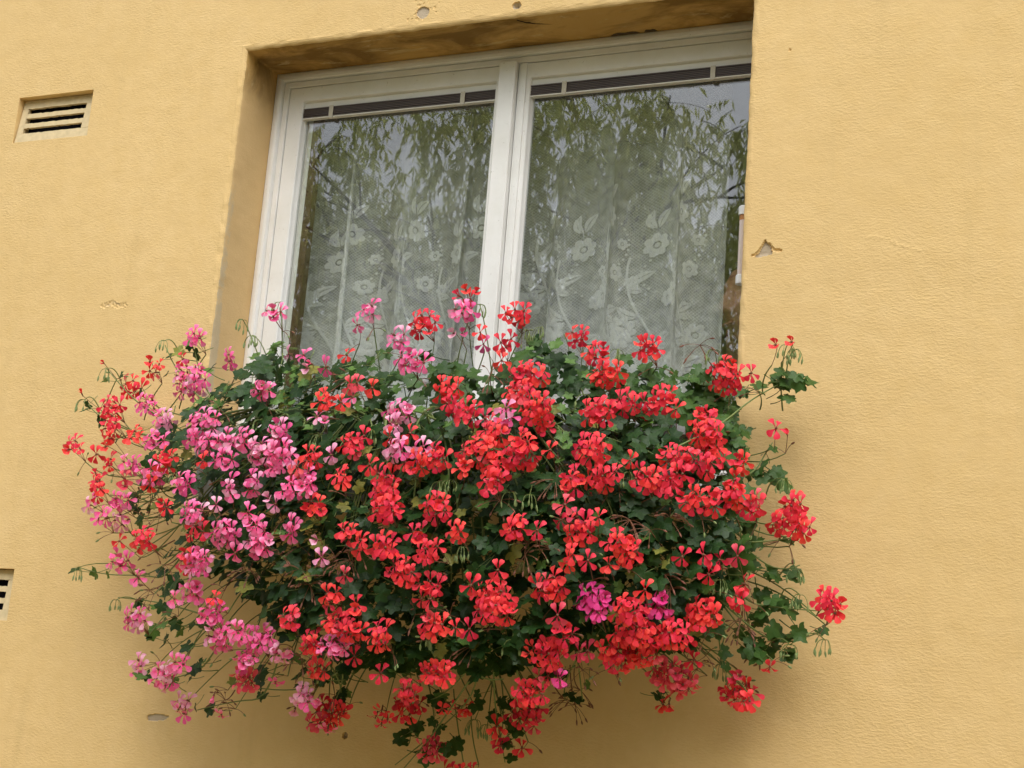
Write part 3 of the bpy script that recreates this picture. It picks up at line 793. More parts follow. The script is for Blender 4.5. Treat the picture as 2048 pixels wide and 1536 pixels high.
# ------------------------------------------------------------------ willow in the garden, seen only mirrored in the panes
def willow(loc, seed, ntw, rx, ry, zc, rz, label, lmat, name='willow_tree'):
    rg = np.random.default_rng(seed)
    root = empty(name, loc); tag(root, label, 'tree'); L0 = np.array(loc)
    mb = MB()
    limbs = []
    top = zc+rz*.8
    tk = [(0, 0, 0), (.12, .05, 1.3), (.05, -.1, 2.6), (.2, .05, zc*.75), (.1, .1, top)]
    mb.tube(tk, [.24, .18, .14, .07, .02], 9)
    for k in range(26):
        a = rg.uniform(0, 6.28); z0 = rg.uniform(1.9, top*.85); st = np.array([.08, 0, z0]); rr = rg.uniform(.55, .95)
        en = np.array([rx*rr*math.cos(a), ry*rr*math.sin(a), min(top, z0+rg.uniform(.8, 2.4))])
        mid = (st+en)/2 + np.array([0, 0, rg.uniform(.2, .7)])
        c_ = bez(st, mid, en, 9); limbs.append(c_); mb.tube(c_, np.linspace(.055, .008, 9), 6)
        for q_ in range(4):
            s0 = c_[rg.integers(3, 9)]; e0 = s0 + np.array([rg.normal(0, .6), rg.normal(0, .6), rg.uniform(.0, .8)])
            c2 = bez(s0, (s0+e0)/2+np.array([0, 0, .25]), e0, 6); limbs.append(c2); mb.tube(c2, np.linspace(.014, .004, 6), 4)
    mb.obj('trunk', M_TWIG, root, smooth=True)
    # leaves on hanging twigs
    starts = []
    cl = [rg.normal(0, 1, 3) for _ in range(int(ntw/14))]
    for k in range(ntw):
        if k % 3 == 0:
            l_ = limbs[rg.integers(len(limbs))]; p = l_[rg.integers(3, len(l_))] + rg.normal(0, .10, 3)
        else:
            c_ = cl[rg.integers(len(cl))]; c_ = c_/np.linalg.norm(c_)*(.35+.62*((k*.618) % 1)**.5)
            p = np.array([c_[0]*rx, c_[1]*ry, zc+c_[2]*rz]) + rg.normal(0, .15, 3)
        starts.append(p)
    LV, LF = [], []; tw = MB(); n = 0
    for p in starts:
        if NZ(p[0]*.8+3, p[1]*.5, p[2]*1.0) > (.22 if p[2] > 5.7 else .5): continue
        Lt = rg.uniform(.25, .75); dr = np.array([rg.normal(0, .22), rg.normal(0, .22), -1]); dr /= np.linalg.norm(dr)
        out = np.array([rg.normal(0, .14), rg.normal(0, .14), .08]); c_ = bez(p, p+out+dr*Lt*.3, p+out*1.6+dr*Lt, 6)
        if rg.random() < .30: tw.tube(c_, [.004, .0035, .003, .0025, .002, .0012], 3, cap=False)
        m_ = int(Lt/.022)
        for i in range(m_):
            t = (i+.5)/m_; b = c_[min(5, int(t*5))]*(1-(t*5 % 1)) + c_[min(5, int(t*5)+1)]*(t*5 % 1)
            ln = rg.uniform(.07, .125); wd = ln*rg.uniform(.10, .15)
            d = np.array([rg.normal(0, .45), rg.normal(0, .45), -.85+rg.normal(0, .25)]); d /= np.linalg.norm(d)
            s_ = np.cross(d, rg.normal(0, 1, 3)); s_ /= np.linalg.norm(s_)+1e-9; nn = np.cross(s_, d)
            mid = b+d*ln*.5+nn*ln*.07; tip = b+d*ln+nn*ln*.02+np.array([0, 0, -.012])
            LV += [b, mid-s_*wd, mid+s_*wd, tip]; LF += [(n, n+1, n+3, n+2)]; n += 4
    tw.obj('twigs', M_TWIG, root)['kind'] = 'stuff'
    me = bpy.data.meshes.new('crown'); me.from_pydata(np.array(LV).tolist(), [], LF); me.materials.append(lmat)
    link('crown', me, root)
q = NT('willow_leaf'); t = q.t
g_ = t.nodes.new('ShaderNodeNewGeometry')
c = q.mix(g_.outputs['Random Per Island'], (.38, .42, .13), (.70, .72, .36)); q.base(c, .28, .8)
tl = t.nodes.new('ShaderNodeBsdfTranslucent'); q.l(q.mix(.5, c, (.74, .80, .30)), tl.inputs[0]); mx = t.nodes.new('ShaderNodeMixShader'); mx.inputs[0].default_value = .5
q.l(q.b.outputs[0], mx.inputs[1]); q.l(tl.outputs[0], mx.inputs[2]); q.l(mx.outputs[0], q.o.inputs['Surface'])
M_WIL = q.m
willow((-3.3, -8.6, 0), 3, 3500, 3.0, 2.0, 5.3, 2.2, 'weeping narrow-leaved willow mirrored in the window panes', M_WIL)

src = [o for o in SC.objects if o.name == 'willow_tree'][0]  # copies added beyond the mirrored tree, unseen, to cut low sky on the wall
for (x, y, rz, sc_, lab) in ((-9.5, -9.5, 1.1, 1.05, 'weeping willow added out of view to block low sky, furthest along the house'), (3.0, -9.8, 2.3, 1.1, 'weeping willow added out of view to block low sky, facing the right half of the wall'),
                        (8.6, -8.2, 4.0, 1.0, 'weeping willow added out of view to block low sky, at the far right end'), (-14.5, -12.2, 5.1, 1.2, 'tall weeping willow added out of view to block low sky, far back at the left'), (4.6, -13.6, .6, 1.25, 'tall weeping willow added out of view to block low sky, behind the right-hand ones')):
    c_ = src.copy(); COL.objects.link(c_); c_.location = (x, y, 0); c_.rotation_euler = (0, 0, rz); c_.scale = (sc_,)*3; c_['label'] = lab; c_['group'] = 'willows in the garden'
    for ch in src.children: d_ = ch.copy(); COL.objects.link(d_); d_.parent = c_
src['group'] = 'willows in the garden'
# unseen shrub screen, added to keep low sky light off the lower wall
mb = MB(); nx_, nz_ = 300, 24; V = []; HH = 3.0
for j in range(nz_+1):
    for i in range(nx_+1):
        x = -18+36*i/nx_; z = HH*j/nz_; y = -5.5 - .35*(j/nz_)**3
        V.append((x+NZ(x, 1, z, 3)*.08, y + NZ(x, 0, z, 1.1)*.35 + NZ(x, 5, z, 5.1)*.22, z + NZ(x, 9, z, 2.5)*.22*(j/nz_)))
for i in range(nx_+1): x = -18+36*i/nx_; V.append((x, -7.0, HH-.1+NZ(x, 9, 3, 2.5)*.22))
for i in range(nx_+1): x = -18+36*i/nx_; V.append((x, -7.3, 0))
mb.add(V, [(j*(nx_+1)+i, j*(nx_+1)+i+1, (j+1)*(nx_+1)+i+1, (j+1)*(nx_+1)+i) for j in range(nz_+2) for i in range(nx_)])
o = mb.obj('added_hedge', simple('hedge_green', (.04, .07, .02), .9, .2, .6, 14)); tag(o, 'dark green shrub screen out of view, added to block low sky from the wall', 'added_hedge')

# ------------------------------------------------------------------ planter
PL = empty('flower_box', (.62, -.12, Z0-H+.002)); PR = np.array(PL.location)
tag(PL, 'grey plastic flower box on brackets below the window, nearly hidden by geraniums', 'flower box')
mb = MB(); xa_, xb_, ya_, yb_, za_, zb_ = .12, 1.205, -.185, -.018, Z0-H-.024, Z0-.975
def frus(x0, x1, y0, y1, z0, z1, t):
    v = [(x0+t,y0+t,z0),(x1-t,y0+t,z0),(x1-t,y1-t,z0),(x0+t,y1-t,z0),(x0,y0,z1),(x1,y0,z1),(x1,y1,z1),(x0,y1,z1)]
    mb.add(np.array(v)-PR, [(0,3,2,1),(0,1,5,4),(1,2,6,5),(2,3,7,6),(3,0,4,7)])
frus(xa_, xb_, ya_, yb_, za_, zb_-.02, .018); mb.obj('trough', M_PLANTER, PL)
mb = MB(); e = .007
for a, b in (((xa_-e, ya_-e, zb_-.020), (xb_+e, ya_+.004, zb_)), ((xa_-e, yb_-.004, zb_-.020), (xb_+e, yb_+e, zb_)), ((xa_-e, ya_+.0045, zb_-.020), (xa_+.004, yb_-.0045, zb_)), ((xb_-.004, ya_+.0045, zb_-.020), (xb_+e, yb_-.0045, zb_))):
    mb.box(np.array(a)-PR, np.array(b)-PR)
for k in range(4): mb.box(np.array([xb_-.001, ya_+.02+k*.042, za_+.03])-PR, np.array([xb_+.004, ya_+.032+k*.042, zb_-.021])-PR)
mb.obj('rim', M_PLANTER, PL)
mb = MB(); mb.box(np.array([xa_+.005, ya_+.005, zb_-.03])-PR, np.array([xb_-.005, yb_-.005, zb_-.018])-PR); mb.obj('soil', M_SOIL, PL)
for x in (.28, .68, 1.08):
    mb = MB()
    mb.tube([(x, -.0005, Z0-H-.14), (x, -.12, Z0-H-.12), (x, -.20, Z0-H-.034), (x, -.202, Z0-H+.02)], .006, 6)
    mb.tube([(x, -.0005, Z0-H-.033), (x, -.20, Z0-H-.033)], .006, 6)
    for v_ in mb.v: v_ -= PR
    mb.obj('bracket', M_TWIG, PL)

# ------------------------------------------------------------------ ivy geraniums
UNIT = .0206
def floret_mesh(name, mat, seed, mode='open'):
    rg = random.Random(seed); mb = MB()
    angs = [90+23, 90-23, 270-50, 270, 270+50]
    for k, a in enumerate(angs):
        a = math.radians(a + rg.uniform(-10, 10)); up_ = k < 2
        L = (1.02 if up_ else .98)*rg.uniform(.9, 1.1); wd = (.238 if up_ else .275)*rg.uniform(.85, 1.12)
        op = {'open': 1.0, 'half': .55, 'wilt': .25}[mode]*rg.uniform(.9, 1.1)
        wprof = [(.0, .10), (.22, .16), (.45, .42), (.66, .82), (.84, 1.0), (.95, .72), (1.0, .22)]
        tw = rg.uniform(-.38, .38); lift = rg.uniform(-.16, .14)
        V = []; UV = []
        for t, wv in wprof:
            rr = L*(.05+t*.95)
            if mode == 'open': z = .20*math.sin(min(1, t*1.5)*1.57) - (.34 if up_ else .22)*t*t + lift*t
            elif mode == 'half': z = .62*t - .12*t*t
            else: z = .85*t
            for s_ in (-1, 0, 1):
                ww = wd*wv*s_*(1 if mode != 'wilt' else .55)
                zz = z + (.07*wv*abs(s_) if s_ else 0) + tw*ww
                notch = -.05 if (t == 1.0 and s_ == 0) else 0
                r2 = (rr+notch)*op
                V.append((r2*math.cos(a)-ww*math.sin(a), r2*math.sin(a)+ww*math.cos(a), zz)); UV.append((s_*.5+.5, t))
        n = len(wprof)
        mb.add(np.array(V)*UNIT, [(3*i+j, 3*i+j+1, 3*i+j+4, 3*i+j+3) for i in range(n-1) for j in range(2)], 0, UV)
    # short tube behind and pale stamens in the throat
    mb.tube(np.array([(0, 0, -.32), (0, 0, .10)])*UNIT, [.055*UNIT, .12*UNIT], 5, 1)
    for k in range(3): mb.tube(np.array([(0, 0, .05), (.05*math.cos(k*2), -.05+.05*math.sin(k*2), .34)])*UNIT, [.018*UNIT, .03*UNIT], 3, 1)
    return mb.data(name, [mat, M_PED], True)
FL = {c_: {'open': [floret_mesh('floret', m_, 10+i) for i in range(8)], 'half': [floret_mesh('floret', m_, 40+i, 'half') for i in range(3)],
           'wilt': [floret_mesh('floret', m_, 60+i, 'wilt') for i in range(2)]} for c_, m_ in PET.items()}

def leaf_mesh(name, mat, seed, fresh=False):
    rg = random.Random(seed); mb = MB(); n = 30; V = [(0, 0, 0)]; UV = [(0, 0)]
    lob = [(0, 1.0), (62, .92), (-62, .92), (122, .80), (-122, .80)]
    cup = rg.uniform(.05, .35); fold = rg.uniform(0, .5)
    rings = (.5, 1.0); O = []
    for i in range(n):
        th = -168 + 336*i/(n-1); r = .0
        for la, lr in lob: r = max(r, lr*(1-.40*min(1, abs(th-la)/31)**(1.25 if not fresh else .8)))
        r *= 1+.05*math.sin(i*2.6+seed)+(.07*(-1)**i if fresh else .03*(-1)**i)
        if abs(th) > 150: r *= .78
        O.append((math.radians(th), r))
    for q_ in rings:
        for th, r in O:
            x, y_ = math.sin(th)*r*q_, math.cos(th)*r*q_
            z = cup*(q_*r)**2*.5 - fold*abs(x)*.45 + .07*math.sin(3*th+seed)*q_**2 - .18*max(0, y_)**2*(1 if not fresh else -.6)
            V.append((x, y_, z)); UV.append((th/math.radians(336)+.5, q_))
    F = [(0, 1+i, 2+i) for i in range(n-1)] + [(1+i, 1+n+i, 2+n+i, 2+i) for i in range(n-1)]
    U = .026
    mb.add(np.array(V)*U, F, 0, UV)
    # petiole, bending back and down
    mb.tube(bez((0, 0, -.0005), (0, -.012, -.020), (rg.uniform(-.01, .01), -.040, -.034), 5), [.0011, .0010, .0010, .0011, .0013], 4, 1)
    return mb.data(name, [mat, M_STEM], True)
LEAVES = [leaf_mesh('leaf', M_LEAF, i) for i in range(6)]; FRESH = [leaf_mesh('leaf', M_LEAF2, 20+i, True) for i in range(3)]

CX, CY = 880, 1060
def depth(px, py):
    """how far the mass of flowers stands off the wall at a photo position"""
    u = (px-CX)/(740 if px < CX else 690); v = (py-CY)/(470 if py > CY else 420)
    return .085 + .335*max(0, 1-(u*u+v*v))**.55 + (.03 if py < 760 else 0)

# x, y, w, h, colour (photo pixels)
HEADS_TXT = """546 627 66 38 p;390 675 46 42 p;307 734 52 48 r;367 721 30 34 r;380 760 88 80 p;461 715 36 40 p;266 773 62 48 r;164 788 24 26 rw;
207 726 18 20 rw;224 814 60 52 r;222 850 52 62 r;297 809 66 44 p;328 840 54 44 l;310 882 62 40 p;409 843 74 58 p;386 874 40 44 p;420 887 62 44 p;456 880 52 44 p;
487 877 44 42 p;560 864 58 52 p;521 903 58 58 l;563 913 62 62 p;216 885 38 48 r;149 892 54 46 r;193 905 26 38 r;224 926 38 42 r;448 921 62 42 p;333 921 56 48 r;
406 921 24 26 r;258 929 54 40 p;302 947 72 48 p;365 965 54 44 p;195 960 42 54 r;464 958 36 34 p;510 955 38 46 l;526 778 58 38 p;578 708 26 26 p;607 710 26 26 p;
615 736 28 28 lw;936 589 64 42 r;925 622 62 36 p;741 620 52 42 p;715 650 32 28 p;850 648 68 58 r;798 675 52 46 p;1032 630 70 48 r;916 664 46 36 lw;965 665 36 28 r;
967 688 34 26 p;1014 685 52 42 r;824 721 78 48 p;652 734 28 28 p;623 728 28 26 lw;694 716 28 36 r;1009 721 38 28 r;708 768 40 34 s;745 776 28 28 r;652 800 52 44 r;
680 802 34 34 r;704 797 34 30 p;642 839 46 40 p;889 779 52 46 r;915 776 28 28 r;902 812 46 42 r;936 826 62 52 r;800 824 78 40 l;790 846 50 30 l;821 867 28 28 r;
780 875 28 26 r;1056 748 92 52 r;1040 785 72 46 r;1074 820 74 56 r;1095 848 50 38 r;1012 828 52 46 p;975 841 38 42 s;990 865 70 42 r;959 901 92 62 r;1040 901 82 72 r;
925 930 46 40 r;704 891 56 50 r;728 872 28 26 r;739 930 28 28 r;793 898 52 48 l;840 901 46 44 p;829 927 62 46 r;871 915 62 52 r;662 906 30 34 l;623 917 48 52 r;
613 955 46 44 p;682 956 46 40 r;770 950 56 34 r;770 984 62 74 r;775 1019 76 42 r;990 940 52 52 r;1155 672 54 44 r;1196 705 60 48 r;1294 695 70 42 r;1215 749 82 48 r;
1451 749 76 74 r;1502 746 28 26 r;1552 690 24 28 rw;1584 684 30 24 rw;1196 824 78 52 r;1251 806 62 44 r;1296 812 62 44 r;1329 797 62 46 r;1352 818 28 26 r;1409 836 60 42 r;
1412 869 78 52 r;1185 896 76 56 r;1260 920 28 30 r;1338 911 52 46 r;1377 917 52 50 r;1420 900 62 48 r;1412 932 54 44 r;1481 926 48 40 r;1448 917 32 28 r;
1146 961 62 52 r;1200 953 72 62 r;1236 944 34 32 r;1290 955 62 50 r;1332 965 52 56 r;1383 998 62 48 r;1422 1004 54 46 r;1464 989 62 52 r;1503 1007 56 52 r;
1150 1040 84 36 r;1158 1066 70 34 r;1197 1034 22 22 r;1586 1010 58 46 r;1560 1045 52 44 r;1605 1055 56 44 r;1590 1036 50 40 r;1552 857 26 30 r;1574 868 20 18 rw;
197 978 38 54 r;180 1003 38 42 p;205 1034 44 46 p;235 1003 42 38 p;257 1000 26 26 p;243 1040 54 44 l;286 1080 52 52 r;243 1083 34 36 r;240 1120 58 48 p;
386 1026 62 48 p;392 1060 56 44 r;452 1066 72 52 p;518 1080 66 66 p;507 1049 40 36 p;584 1057 38 48 p;495 1023 32 30 l;470 1106 32 28 l;636 1080 28 30 l;643 1115 28 28 l;
375 1120 50 54 r;396 1123 62 58 p;384 1182 58 48 p;350 1200 40 30 l;432 1192 32 34 r;277 1155 22 26 p;272 1238 62 52 p;421 1228 62 52 p;437 1272 64 60 p;521 1281 70 54 p;
562 1304 54 46 l;480 1268 46 44 p;492 1318 60 44 p;278 1332 38 48 p;330 1352 62 62 p;360 1324 46 38 l;490 1361 56 48 s;627 1015 56 48 r;580 1235 54 54 r;
544 1003 46 40 p;578 977 56 44 p;613 972 44 40 p;461 980 34 40 l;504 977 40 38 p;432 1009 26 28 l;873 1014 66 52 r;985 967 56 44 r;696 1066 50 44 r;723 1088 42 40 r;
769 1093 62 48 r;835 1068 46 42 r;851 1104 46 42 r;879 1090 36 38 r;914 1063 44 42 r;1035 1049 46 52 r;1078 1060 34 32 r;1141 1115 42 42 r;805 1142 72 56 r;857 1170 66 40 r;
857 1195 58 32 r;985 1192 84 54 r;992 1222 98 48 r;1100 1170 76 56 r;666 1196 56 48 r;712 1216 34 40 r;679 1245 80 40 r;700 1262 70 36 r;761 1271 56 62 r;
866 1248 62 48 r;912 1256 30 30 r;939 1258 30 30 r;1185 1200 80 54 m;1192 1226 40 30 m;666 1293 72 52 p;622 1284 50 44 r;709 1309 32 32 r;636 1340 52 42 r;1125 1265 72 42 r;
1089 1306 94 56 r;868 1342 66 40 r;761 1347 22 20 r;942 1170 18 18 r;996 1140 20 24 r;1176 1121 30 30 r;1230 1080 50 40 r;1256 1100 58 56 r;1218 1133 34 32 r;
1362 1115 32 36 r;1408 1110 30 28 r;1444 1120 34 34 r;1418 1144 34 34 r;1318 1209 58 44 m;1255 1218 72 48 r;1290 1232 50 34 r;1406 1227 76 58 r;1478 1197 42 40 r;1490 1168 20 24 r;
1265 1266 92 52 r;1339 1268 88 52 r;1372 1280 34 36 r;1221 1300 56 44 r;1268 1306 92 60 r;1310 1300 50 44 r;1234 1330 46 26 r;1330 1342 72 56 s;1366 1366 58 56 s;1392 1362 34 34 s;
1388 1321 28 26 r;1478 1384 78 60 r;1475 1354 40 34 r;1482 1402 62 30 r;1654 1196 50 44 r;1668 1214 52 52 r;1327 1409 52 24 r;1540 1333 46 20 r;1167 1303 52 28 s;1118 1360 38 34 m;
1475 1112 24 24 s;884 1344 56 44 r;850 1354 36 34 r;817 1382 66 40 r;815 1412 74 58 r;764 1433 50 54 rh;888 1417 34 30 r;927 1420 50 34 r;1056 1385 84 46 r;
1053 1424 82 56 r;1068 1452 34 22 r;993 1453 22 26 r;998 1473 24 24 r;1001 1491 28 16 r;1044 1496 30 18 r;863 1494 58 54 s;905 1540 60 30 r;945 1542 40 26 r;
1117 1359 28 24 m;1086 1352 50 26 s;682 1420 40 46 r;367 1411 50 58 p;443 1428 42 18 ph;428 1390 22 22 pw;606 1396 50 52 l;655 1423 70 62 r;630 1446 50 26 s;656 1456 44 18 ph;
551 1362 46 16 ph;588 1420 34 30 lw;484 1335 40 22 p;640 1400 40 34 p;1100 900 30 30 r;1046 870 40 30 r;1130 1010 30 26 s;330 1010 40 36 r;300 965 36 30 r;270 870 50 40 r;
250 965 30 40 s;1360 945 40 34 r;1470 960 34 28 r;590 940 44 40 s;540 935 40 36 p;476 1345 28 24 s;690 1150 22 18 s;1020 1060 24 24 r;1290 1180 24 16 r;1115 1230 24 22 s"""
HEADS = []
for e_ in HEADS_TXT.replace('\n', '').split(';'):
    a = e_.split()
    if len(a) == 5: HEADS.append((*map(float, a[:4]), a[4][0], a[4][1:] if len(a[4]) > 1 else ''))

PLANTS = {}
def plant(key, x, label):
    root = empty('ivy_geranium', (x, -.125, Z0-.98)); tag(root, label, 'geranium', 'ivy geraniums growing in the window box')
    PLANTS[key] = dict(o=root, R=np.array(root.location), leaves=[])
plant('A', .07, 'scarlet ivy geranium spilling out furthest left over the wall, behind the pink blooms')
plant('B', .17, 'pink ivy geranium with the upper left bank of rose-pink flower heads')
plant('G', .30, 'pink ivy geranium trailing lowest at the left, its heads hanging below the box')
plant('C', .52, 'pale pink geranium rising in front of the left pane beside the mullion')
plant('D', .44, 'scarlet geranium in the middle of the box, left of the window mullion line')
plant('E', .78, 'scarlet geranium below the mullion whose trails reach the bottom edge of the picture')
plant('F', 1.00, 'big scarlet geranium filling the upper right half of the box')
plant('H', 1.17, 'scarlet geranium at the right end straggling across the yellow wall')
plant('K', .93, 'magenta and rose geranium peeping from under the scarlet heads, lower right')
def key_of(px, py, c_):
    if c_ in 'pl' or (c_ == 's' and px < 620):
        if px < 620: return 'G' if py > 1150 else 'B'
        return 'G' if py > 1200 else 'C'
    if c_ == 'm' or (c_ == 's' and px > 1000): return 'K'
    if px < 470: return 'A'
    if px < 860: return 'D'
    if px < 1125: return 'E'
    if px > 1440 or (px > 1360 and py > 1090): return 'H'
    return 'F'

rr = random.Random(5)
def inner(px, py, Dp, k=.70):
    bx = 880+(px-880)*(k+.08); by = 1010+(py-1010)*k
    if py < 760: by = max(by, 800); bx = px + rr.uniform(-30, 30)
    return at(bx+rr.uniform(-25, 25), by+rr.uniform(-15, 25), -max(.05, Dp*.45))
def quat_for(nrm, upj=0.0):
    z = Vector(nrm).normalized(); up = Vector((math.sin(upj), 0, math.cos(upj)))
    x = up.cross(z); x.normalize(); y_ = z.cross(x)
    return Matrix((x, y_, z)).transposed().to_quaternion()
def droplet(mb, p, d, L, r, mi):
    d = np.array(d)/np.linalg.norm(d); mb.tube([p, p+d*L*.35, p+d*L*.75, p+d*L], [r*.45, r, r*.8, r*.15], 5, mi)
NFL = 0
for (px, py, w_, h_, c_, md) in HEADS:
    Pk = PLANTS[key_of(px, py, c_)]; Dp = depth(px, py) + rr.uniform(-.015, .02)
    if px > 1520 or px < 260 or py > 1400: Dp = .10 + rr.uniform(0, .05)
    if py < 720 and px < 1450: Dp = .13 + rr.uniform(0, .06)
    C = at(px, py, -Dp)
    low = py > 1300
    nd = C + np.array([rr.uniform(-.012, .012), .034, -.030 if not low else .012]) + (np.array([.02, 0, 0]) if px < 300 else 0) - (np.array([.02, 0, 0]) if px > 1540 else 0)
    if nd[1] > -.012: nd[1] = -.012
    mb = MB()
    a0 = inner(px, py, Dp)
    midp = (a0+nd)/2 + np.array([rr.uniform(-.015, .015), rr.uniform(-.02, .0), (-.035 if py < 1150 else .018)+rr.uniform(-.015, .015)])
    if py < 760: midp[2] = (a0[2]+nd[2])/2
    mb.tube(bez(a0, midp, nd, 8)-nd, np.linspace(.0016, .0012, 8), 4, 0)
    # floret centres, spread with a minimum distance over the dome
    rx_, ry_ = max(0, (w_-27)/2), max(0, (h_-25)/2); area = (w_*h_)
    n = 1 if area < 950 else max(2, round(area/ (365 if md == '' else 620)))
    n = min(n, 20); pts = []
    for tr in range(400):
        a = rr.uniform(0, 6.283); q_ = math.sqrt(rr.random()) if tr > 12 else 1.0
        p = (rx_*q_*math.cos(a), ry_*q_*math.sin(a)) if n > 1 else (0, 0)
        if all(math.hypot(p[0]-o_[0], p[1]-o_[1]) > (14.8 if tr < 200 else 11.5) for o_ in pts): pts.append(p)
        if len(pts) >= n: break
    head = None; fl = []
    for (dx, dy) in pts:
        q_ = ((dx/(rx_+12))**2 + (dy/(ry_+12))**2); dd = Dp + .016*(1-q_) + rr.uniform(-.006, .006)
        fp = at(px+dx, py+dy, -dd)
        rad = (fp-C)/.03
        nrm = np.array([rad[0]*.55, -1.0, rad[2]*.45+.10]) + np.array([rr.gauss(0, .26), 0, rr.gauss(0, .24)])
        if md == 'h' or (low and rr.random() < .25): nrm = np.array([rad[0]*.4, -.35, -.9 if md == 'h' else -.5])
        nrm /= np.linalg.norm(nrm)
        mode = 'open'
        if md == 'w': mode = 'half' if rr.random() < .5 else 'wilt'
        elif rr.random() < .14: mode = 'half'
        back = fp - nrm*.32*UNIT
        mb.tube(bez(nd, (nd+back)/2 - nrm*.006, back, 4)-nd, [.0008, .0007, .0007, .0009], 3, 1, cap=False)
        droplet(mb, back-nd-nrm*.003, nrm, .0075, .0016, 1)
        fl.append((fp, nrm, mode))
    for k in range(rr.randint(0, 3)):       # unopened or spent pedicels
        a = rr.uniform(0, 6.28); e0 = nd + np.array([math.cos(a)*.028, -.012+rr.uniform(-.01, .01), math.sin(a)*.022-.004])
        mb.tube(bez(nd, (nd+e0)/2+np.array([0, 0, .004]), e0, 4)-nd, .0007, 3, 1, cap=False); droplet(mb, e0-nd, e0-nd+np.array([0, 0, -.01]), .010, .0022, rr.choice([1, 2]))
    head = mb.obj('flower_head', [M_STEM, M_PED, M_BUD], Pk['o'], tuple(nd-Pk['R']))
    for fp, nrm, mode in fl:
        c2 = c_
        if c_ == 'p' and rr.random() < .16: c2 = 'l'
        if c_ == 'l' and rr.random() < .3: c2 = 'p'
        if c_ == 'r' and rr.random() < .05: c2 = 's'
        me = rr.choice(FL[c2][mode]); link('floret', me, head, tuple(fp-nd), quat_for(nrm, rr.gauss(0, .22)), rr.uniform(.86, 1.12)*(.92 if md else 1)); NFL += 1

# bud clusters and spent heads: x y kind (b green drooping buds, d withered) ; bx by = where the stalk comes from
BUDS = """155 1135 b 300 1150;232 1200 b 300 1222;328 682 b 360 715;215 738 b 246 775;170 800 b 200 820;486 640 b 520 720;560 605 b 565 720;505 672 b 540 740;960 610 b 985 760;
1050 660 b 1060 740;1082 655 b 1085 740;1180 690 b 1180 760;1236 700 b 1225 780;1395 740 b 1380 800;1590 700 b 1570 780;1575 690 b 1560 780;1485 890 b 1440 940;
1570 960 b 1530 1000;1592 1140 b 1560 1150;1600 1190 b 1560 1200;1650 1280 b 1580 1290;1580 1290 b 1530 1300;880 965 b 900 1030;900 962 b 930 1040;1085 795 b 1090 850;
1090 790 b 1110 860;1170 790 b 1180 840;1255 945 b 1250 1000;1400 690 d 1430 740;1430 700 b 1440 760;925 1095 b 900 1140;1020 985 b 1000 1040;950 1440 b 985 1360;
975 1450 b 985 1360;1130 1400 d 1090 1330;1160 1380 d 1150 1330;1150 1410 d 1140 1330;1165 1340 d 1150 1290;610 1330 d 640 1300;600 1310 d 620 1290;1400 1330 d 1380 1280;
670 1115 d 700 1080;720 1110 d 730 1060;450 1180 d 480 1140;500 1140 d 520 1100;1260 1040 d 1300 1090;1300 1060 d 1330 1100;1340 1040 d 1360 1090;1380 1050 d 1390 1100;
1050 1110 d 1070 1070;1100 1100 d 1110 1060;900 1230 d 880 1200;830 1230 d 850 1180;950 1290 d 980 1250;560 1110 d 580 1080;600 1140 d 600 1090;1330 1150 d 1350 1120;
1440 1160 b 1450 1110;1340 1180 d 1340 1130;620 1170 d 600 1140;320 1030 d 340 1000;310 1100 d 350 1080;300 1180 d 340 1160;330 1130 d 360 1110;1110 960 d 1120 930;
1120 1180 b 1110 1120;860 1270 b 880 1230;1025 1280 b 1040 1230;740 860 b 720 900;640 870 b 620 900;520 840 b 540 880;700 760 d 720 800;980 750 d 990 800;1000 1000 d 980 970;
1060 990 b 1080 940;420 1020 d 440 1000;350 940 b 360 980;440 820 d 430 860;1500 1260 d 1490 1210;1480 1250 d 1470 1210;1520 1290 d 1500 1300;1440 1330 b 1450 1270;450 1400 d 470 1380;700 1120 d 690 1080"""
